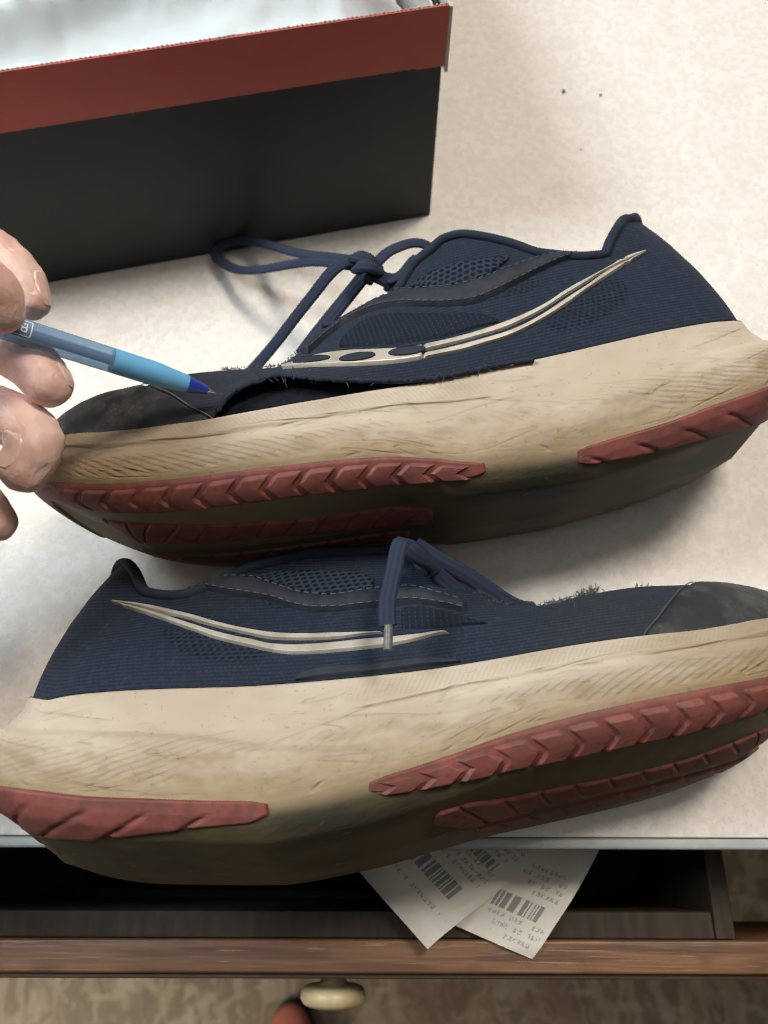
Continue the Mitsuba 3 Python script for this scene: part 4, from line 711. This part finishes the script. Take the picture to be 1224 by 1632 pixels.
for a in np.arange(0, BL, .0021):
    c = trimesh.creation.icosphere(subdivisions=1); ms.append(trimesh.Trimesh(c.vertices * [.0007, .0004, .0005 + .0005 * r.random()] + bq(a, -.0008, .1271), c.faces, process=False))
put(BX + '__torn_perforation', trimesh.util.concatenate(ms), 'm_board', kind='stuff')
# tissue paper filling the box
n1, n2 = 150, 90
A, Dp = np.meshgrid(np.linspace(.012, BL - .003, n1), np.linspace(.0012, BW - .003, n2), indexing='ij')
nz = lambda f, s: meshkit.fbm(np.stack([A * f, Dp * f, A * 0 + s], -1).reshape(-1, 3)).reshape(A.shape) - .5
fold = np.exp(-((Dp - .022 - .02 * (nz(9, 2.0)) - .012 * np.sin(A * 14)) / .007) ** 2)
zt = .1205 + .016 * sstep(0, .05, Dp) + .020 * nz(12, 1.2) + .011 * np.abs(nz(30, 5.1)) * 2 + .010 * fold
zt = zt + (.1262 - zt) * np.exp(-Dp / .006) - .035 * np.clip(1 - (A - .012) / .035, 0, 1)
X = np.concatenate([bo + A[..., None] * be + Dp[..., None] * bn, zt[..., None]], -1)
scene['tissue_paper'] = mikit.ply(sheet(X)[0], 'm_tissue', smooth=True)
labels['tissue_paper'] = {'label': 'white crumpled tissue paper filling the top of the shoe box', 'category': 'paper'}
# ------------------------------------------------------------------ hand and pen
def chain(pts, rs, seg=28):
    m = None
    for a, b, ra, rb in zip(pts[:-1], pts[1:], rs[:-1], rs[1:]):
        h = Manifold.batch_hull([Manifold.sphere(ra, seg).translate(list(map(float, a))), Manifold.sphere(rb, seg).translate(list(map(float, b)))])
        m = h if m is None else m + h
    return m
def dense(pts, rs, k=5):
    """rounder bends: subdivide a finger's centre line."""
    pts, rs = np.array(pts, float), np.array(rs, float)
    d = np.r_[0, np.cumsum(np.linalg.norm(np.diff(pts, axis=0), axis=1))]
    t = np.linspace(0, d[-1], (len(pts) - 1) * k + 1)
    c = PchipInterpolator(d, pts)(t); r = PchipInterpolator(d, rs)(t)
    return c, r
FING = {
 'thumb': ([[-.172, .120, .150], [-.1500, .1330, .176], [-.1330, .1500, .1765], [-.1236, .1566, .1665], [-.1208, .1535, .1615]], [.016, .0135, .0112, .0104, .0078]),
 'index': ([[-.205, .150, .148], [-.1780, .1800, .158], [-.1480, .1880, .1560], [-.1292, .1800, .1505], [-.1212, .1705, .1455]], [.013, .0118, .0102, .0094, .0072]),
 'middle': ([[-.210, .135, .135], [-.1800, .1640, .139], [-.1530, .1690, .1330], [-.1270, .1575, .1310], [-.1165, .1470, .1295]], [.013, .0115, .0098, .0094, .0080]),
 'ring': ([[-.208, .115, .128], [-.1720, .1380, .1280], [-.1440, .1420, .1210], [-.1212, .1285, .1205], [-.1245, .1205, .1180]], [.013, .0115, .0098, .0096, .0088]),
 'pinky': ([[-.205, .098, .122], [-.1740, .1130, .1180], [-.1500, .1160, .1060], [-.1405, .1085, .0980]], [.011, .0100, .0085, .0072]),
}
body = None
for nm, (P_, R_) in FING.items():
    c_, r_ = dense(P_, R_)
    m_ = chain(c_, r_); body = m_ if body is None else body + m_
palm = Manifold.batch_hull([Manifold.sphere(r, 28).translate(p) for r, p in ((.015, [-.208, .150, .146]), (.015, [-.212, .135, .136]), (.014, [-.210, .115, .128]), (.013, [-.208, .098, .122]), (.018, [-.265, .110, .142]), (.018, [-.262, .072, .130]), (.016, [-.225, .088, .150]))])
thenar = Manifold.batch_hull([Manifold.sphere(r, 28).translate(p) for r, p in ((.016, [-.172, .120, .150]), (.018, [-.215, .100, .150]), (.017, [-.255, .080, .143]))])
fore = Manifold.batch_hull([Manifold.sphere(r, 28).translate(p) for r, p in ((.026, [-.270, .090, .136]), (.028, [-.320, .060, .140]), (.036, [-.47, -.05, .165]))])
body = (body + palm + thenar + fore).refine_to_length(.0019)
mm = body.to_mesh(); hm = trimesh.Trimesh(mm.vert_properties[:, :3], mm.tri_verts, process=True)
trimesh.smoothing.filter_taubin(hm, lamb=.5, nu=.51, iterations=40)
nv = hm.vertex_normals
k_ = meshkit.fbm(np.array(hm.vertices) * 140) - .5; k2 = meshkit.fbm(np.array(hm.vertices) * 420) - .5
cr = np.zeros(len(nv))
for P_, R_ in FING.values():
    P_ = np.array(P_)
    for j, sp in ((len(P_) - 2, .0014), (len(P_) - 3, .0018)):
        ax_ = P_[j + 1] - P_[j - 1]; ax_ /= np.linalg.norm(ax_); rel = hm.vertices - P_[j]; h_ = rel @ ax_
        near = np.linalg.norm(rel - h_[:, None] * ax_, axis=1) < R_[j] * 1.25
        wig = .0006 * np.sin(np.linalg.norm(rel, axis=1) * 700 + np.array(hm.vertices)[:, 0] * 900)
        for o_ in (-sp, 0, sp): cr = np.minimum(cr, np.where(near, -.00042 * np.exp(-((h_ - o_ + wig) / .00055) ** 2), 0))
hm.vertices = hm.vertices + nv * cr[:, None] + nv * (k_ * .0016 + k2 * .0005)[:, None]
def skin_col(p, n, uv):
    a = fbm(p.x * 90, p.y * 90, p.z * 90, 3); b = fbm(p.x * 420, p.y * 420, p.z * 420, 3)
    c = mix((.70, .50, .43), (.67, .41, .36), smoothstep(.3, .7, a)); c = mix(c, (.55, .265, .225), .3 * smoothstep(.52, .72, fbm(p.x * 45 + 3, p.y * 45, p.z * 45, 2)))
    return mix(c, (.68, .50, .43), .4 * smoothstep(.45, .7, b))
def skin_h(p, n, uv):
    return fbm(p.x * 1500, p.y * 1500, p.z * 1500, 2) + .8 * dr.abs(fbm(p.x * 420, p.y * 420, p.z * 420, 3) - .5)
mat('m_skin', two(bump(principled(proc(skin_col), .44, .45, sheen=.15), skin_h, .00022, 2e-4)))
mat('m_nail', two(principled(proc(lambda p, n, uv: mix((.64, .43, .37), (.68, .48, .42), fbm(p.x * 500, p.y * 500, p.z * 500, 2))), .3, .5, clearcoat=.25)))
put('hand', hm, 'm_skin', smooth=True)
labels['hand'] = {'label': 'hand reaching in from the left edge, thumb and fingers gripping the blue pen', 'category': 'hand'}
def nail(base, tip_dir, normal, ln, wd):
    t = np.array(tip_dir, float); t /= np.linalg.norm(t); n = np.array(normal, float); n -= t * (n @ t); n /= np.linalg.norm(n); s = np.cross(t, n)
    U, V = np.meshgrid(np.linspace(-1, 1, 17), np.linspace(-1, 1, 13), indexing='ij')
    sx = V * np.sqrt(np.clip(1 - .82 * np.abs(U) ** 3, 0, 1)) * (1 + .0 * U)
    O_ = np.array(base, float) + (U[..., None] * ln * t + sx[..., None] * wd * s) + n * .02
    loc, ri, _ = hm.ray.intersects_location(O_.reshape(-1, 3), np.tile(-n, (U.size, 1)), multiple_hits=False)
    Pn = trimesh.proximity.closest_point(hm, (O_ - n * .02).reshape(-1, 3))[0]; Pn[ri] = np.where((np.abs((loc - Pn[ri]) @ n) < .004)[:, None], loc, Pn[ri])
    edge = np.maximum(np.abs(U), np.abs(V)).reshape(-1)
    off = np.where(edge > .95, -.0003, .00035)
    off = np.where((U.reshape(-1) > .9), .0006, off)
    Pn = Pn + n * off[:, None]
    put('hand__nail', (Pn, grid_faces(17, 13)), 'm_nail')
nail([-.1262, .1590, .172], [.55, .15, -.55], [-.15, -.45, .85], .0062, .0058)
nail([-.1182, .1725, .1465], [.45, -.75, -.35], [.8, .3, .5], .0058, .0044)
nail([-.1105, .1512, .1300], [.55, -.70, -.1], [.75, .25, .55], .0055, .0046)
nail([-.1268, .1232, .1260], [-.35, -.85, -.2], [-.10, -.25, 1], .0062, .0058)
# pen: axis from the ball tip up into the grip
TIP, TAIL = np.array([-.0648, .1604, .1045]), np.array([-.1257, .1578, .1470])
ax = (TAIL - TIP) / np.linalg.norm(TAIL - TIP)
pz = np.array([0, -.25, 1.]); pz -= ax * (pz @ ax); pz /= np.linalg.norm(pz); px_ = np.cross(pz, ax)
PM = np.eye(4); PM[:3, 0], PM[:3, 1], PM[:3, 2], PM[:3, 3] = px_, pz, ax, TIP
def rev(pts, n=40):
    m = trimesh.creation.revolve(np.array(pts), sections=n); m.apply_transform(PM); return m
R0 = .00445
mat('m_pen_barrel', {'type': 'blendbsdf', 'weight': .42, 'bsdf_0': {'type': 'thindielectric', 'int_ior': 1.45, 'specular_transmittance': {'type': 'rgb', 'value': [.62, .80, .95]}}, 'bsdf_1': two(principled((.30, .46, .66), .25, .5))})
mat('m_pen_grip', two(principled((.13, .40, .68), .22, .5, clearcoat=.5)))
mat('m_pen_cone', two(principled((.018, .045, .36), .25, .5, clearcoat=.5)))
mat('m_metal', two({'type': 'roughconductor', 'material': 'Ag', 'alpha': .18}))
mat('m_ink', two(principled((.03, .08, .26), .35, .4)))
mat('m_print', two(principled((.80, .80, .78), .5, .3)))
put('pen__ball_tip', rev([[0, 0], [.0003, .0001], [.00045, .0006], [.0007, .0028], [.0011, .0034], [.0011, .0042], [0, .0042]]), 'm_metal', smooth=40)
put('pen__cone', rev([[0, .0036], [.0012, .0036], [.0016, .0040], [.0031, .0108], [.0033, .0116], [0, .0116]]), 'm_pen_cone', smooth=40)
put('pen__grip_section', rev([[0, .0117], [.00325, .0117], [.0034, .0121], [.0039, .0185], [.0043, .0222], [R0, .0240], [R0, .0395], [0, .0395]]), 'm_pen_grip', smooth=40)
put('pen__barrel', rev([[0, .0396], [R0 - .0001, .0396], [R0, .0400], [R0, .150], [R0 - .0006, .1510], [0, .1510]]), 'm_pen_barrel', smooth=40)
put('pen__ink_tube', rev([[0, .0400], [.0017, .0400], [.0017, .145], [0, .145]], 20), 'm_ink', smooth=40)
labels['pen'] = {'label': 'blue ballpoint pen with clear barrel, its tip touching the torn shoe', 'category': 'pen'}
# print on the barrel: framed letter, upside down towards the camera
def on_barrel(m, along, rise=.00008):
    """flat lettering (x right, y up, metres) bent round the barrel; it reads from the tail end."""
    v = np.array(m.vertices); a = v[:, 1] / R0 + math.radians(-4); r = R0 + rise + np.where(v[:, 2] > 0, .00004, 0)
    z = along + v[:, 0]
    q = np.stack([np.sin(a) * r, np.cos(a) * r, z], -1)
    w = (PM[:3, :3] @ q.T).T + TIP
    return trimesh.Trimesh(w, m.faces, process=False)
bm = meshkit.text_mesh('B', .0030)
bm = bm if isinstance(bm, trimesh.Trimesh) else trimesh.Trimesh(*meshkit.arrays(bm)[:2], process=False)
bm.apply_translation(-np.array([bm.bounds[0][0], bm.bounds.mean(0)[1], 0])); 
bm = trimesh.Trimesh(*trimesh.remesh.subdivide_to_size(bm.vertices, bm.faces, .0005), process=False)
lt = put('pen__lettering', on_barrel(bm, .0685), 'm_print', smooth=False)
from shapely.geometry import box as sbox
fr = sbox(-.0008, -.0022, .009, .0022).buffer(.0007); fr = fr.difference(fr.buffer(-.00035))
fm = trimesh.creation.extrude_polygon(fr, .00005); fm = trimesh.Trimesh(*trimesh.remesh.subdivide_to_size(fm.vertices, fm.faces, .0006), process=False)
put('pen__lettering__frame', on_barrel(fm, .0685), 'm_print', smooth=False)
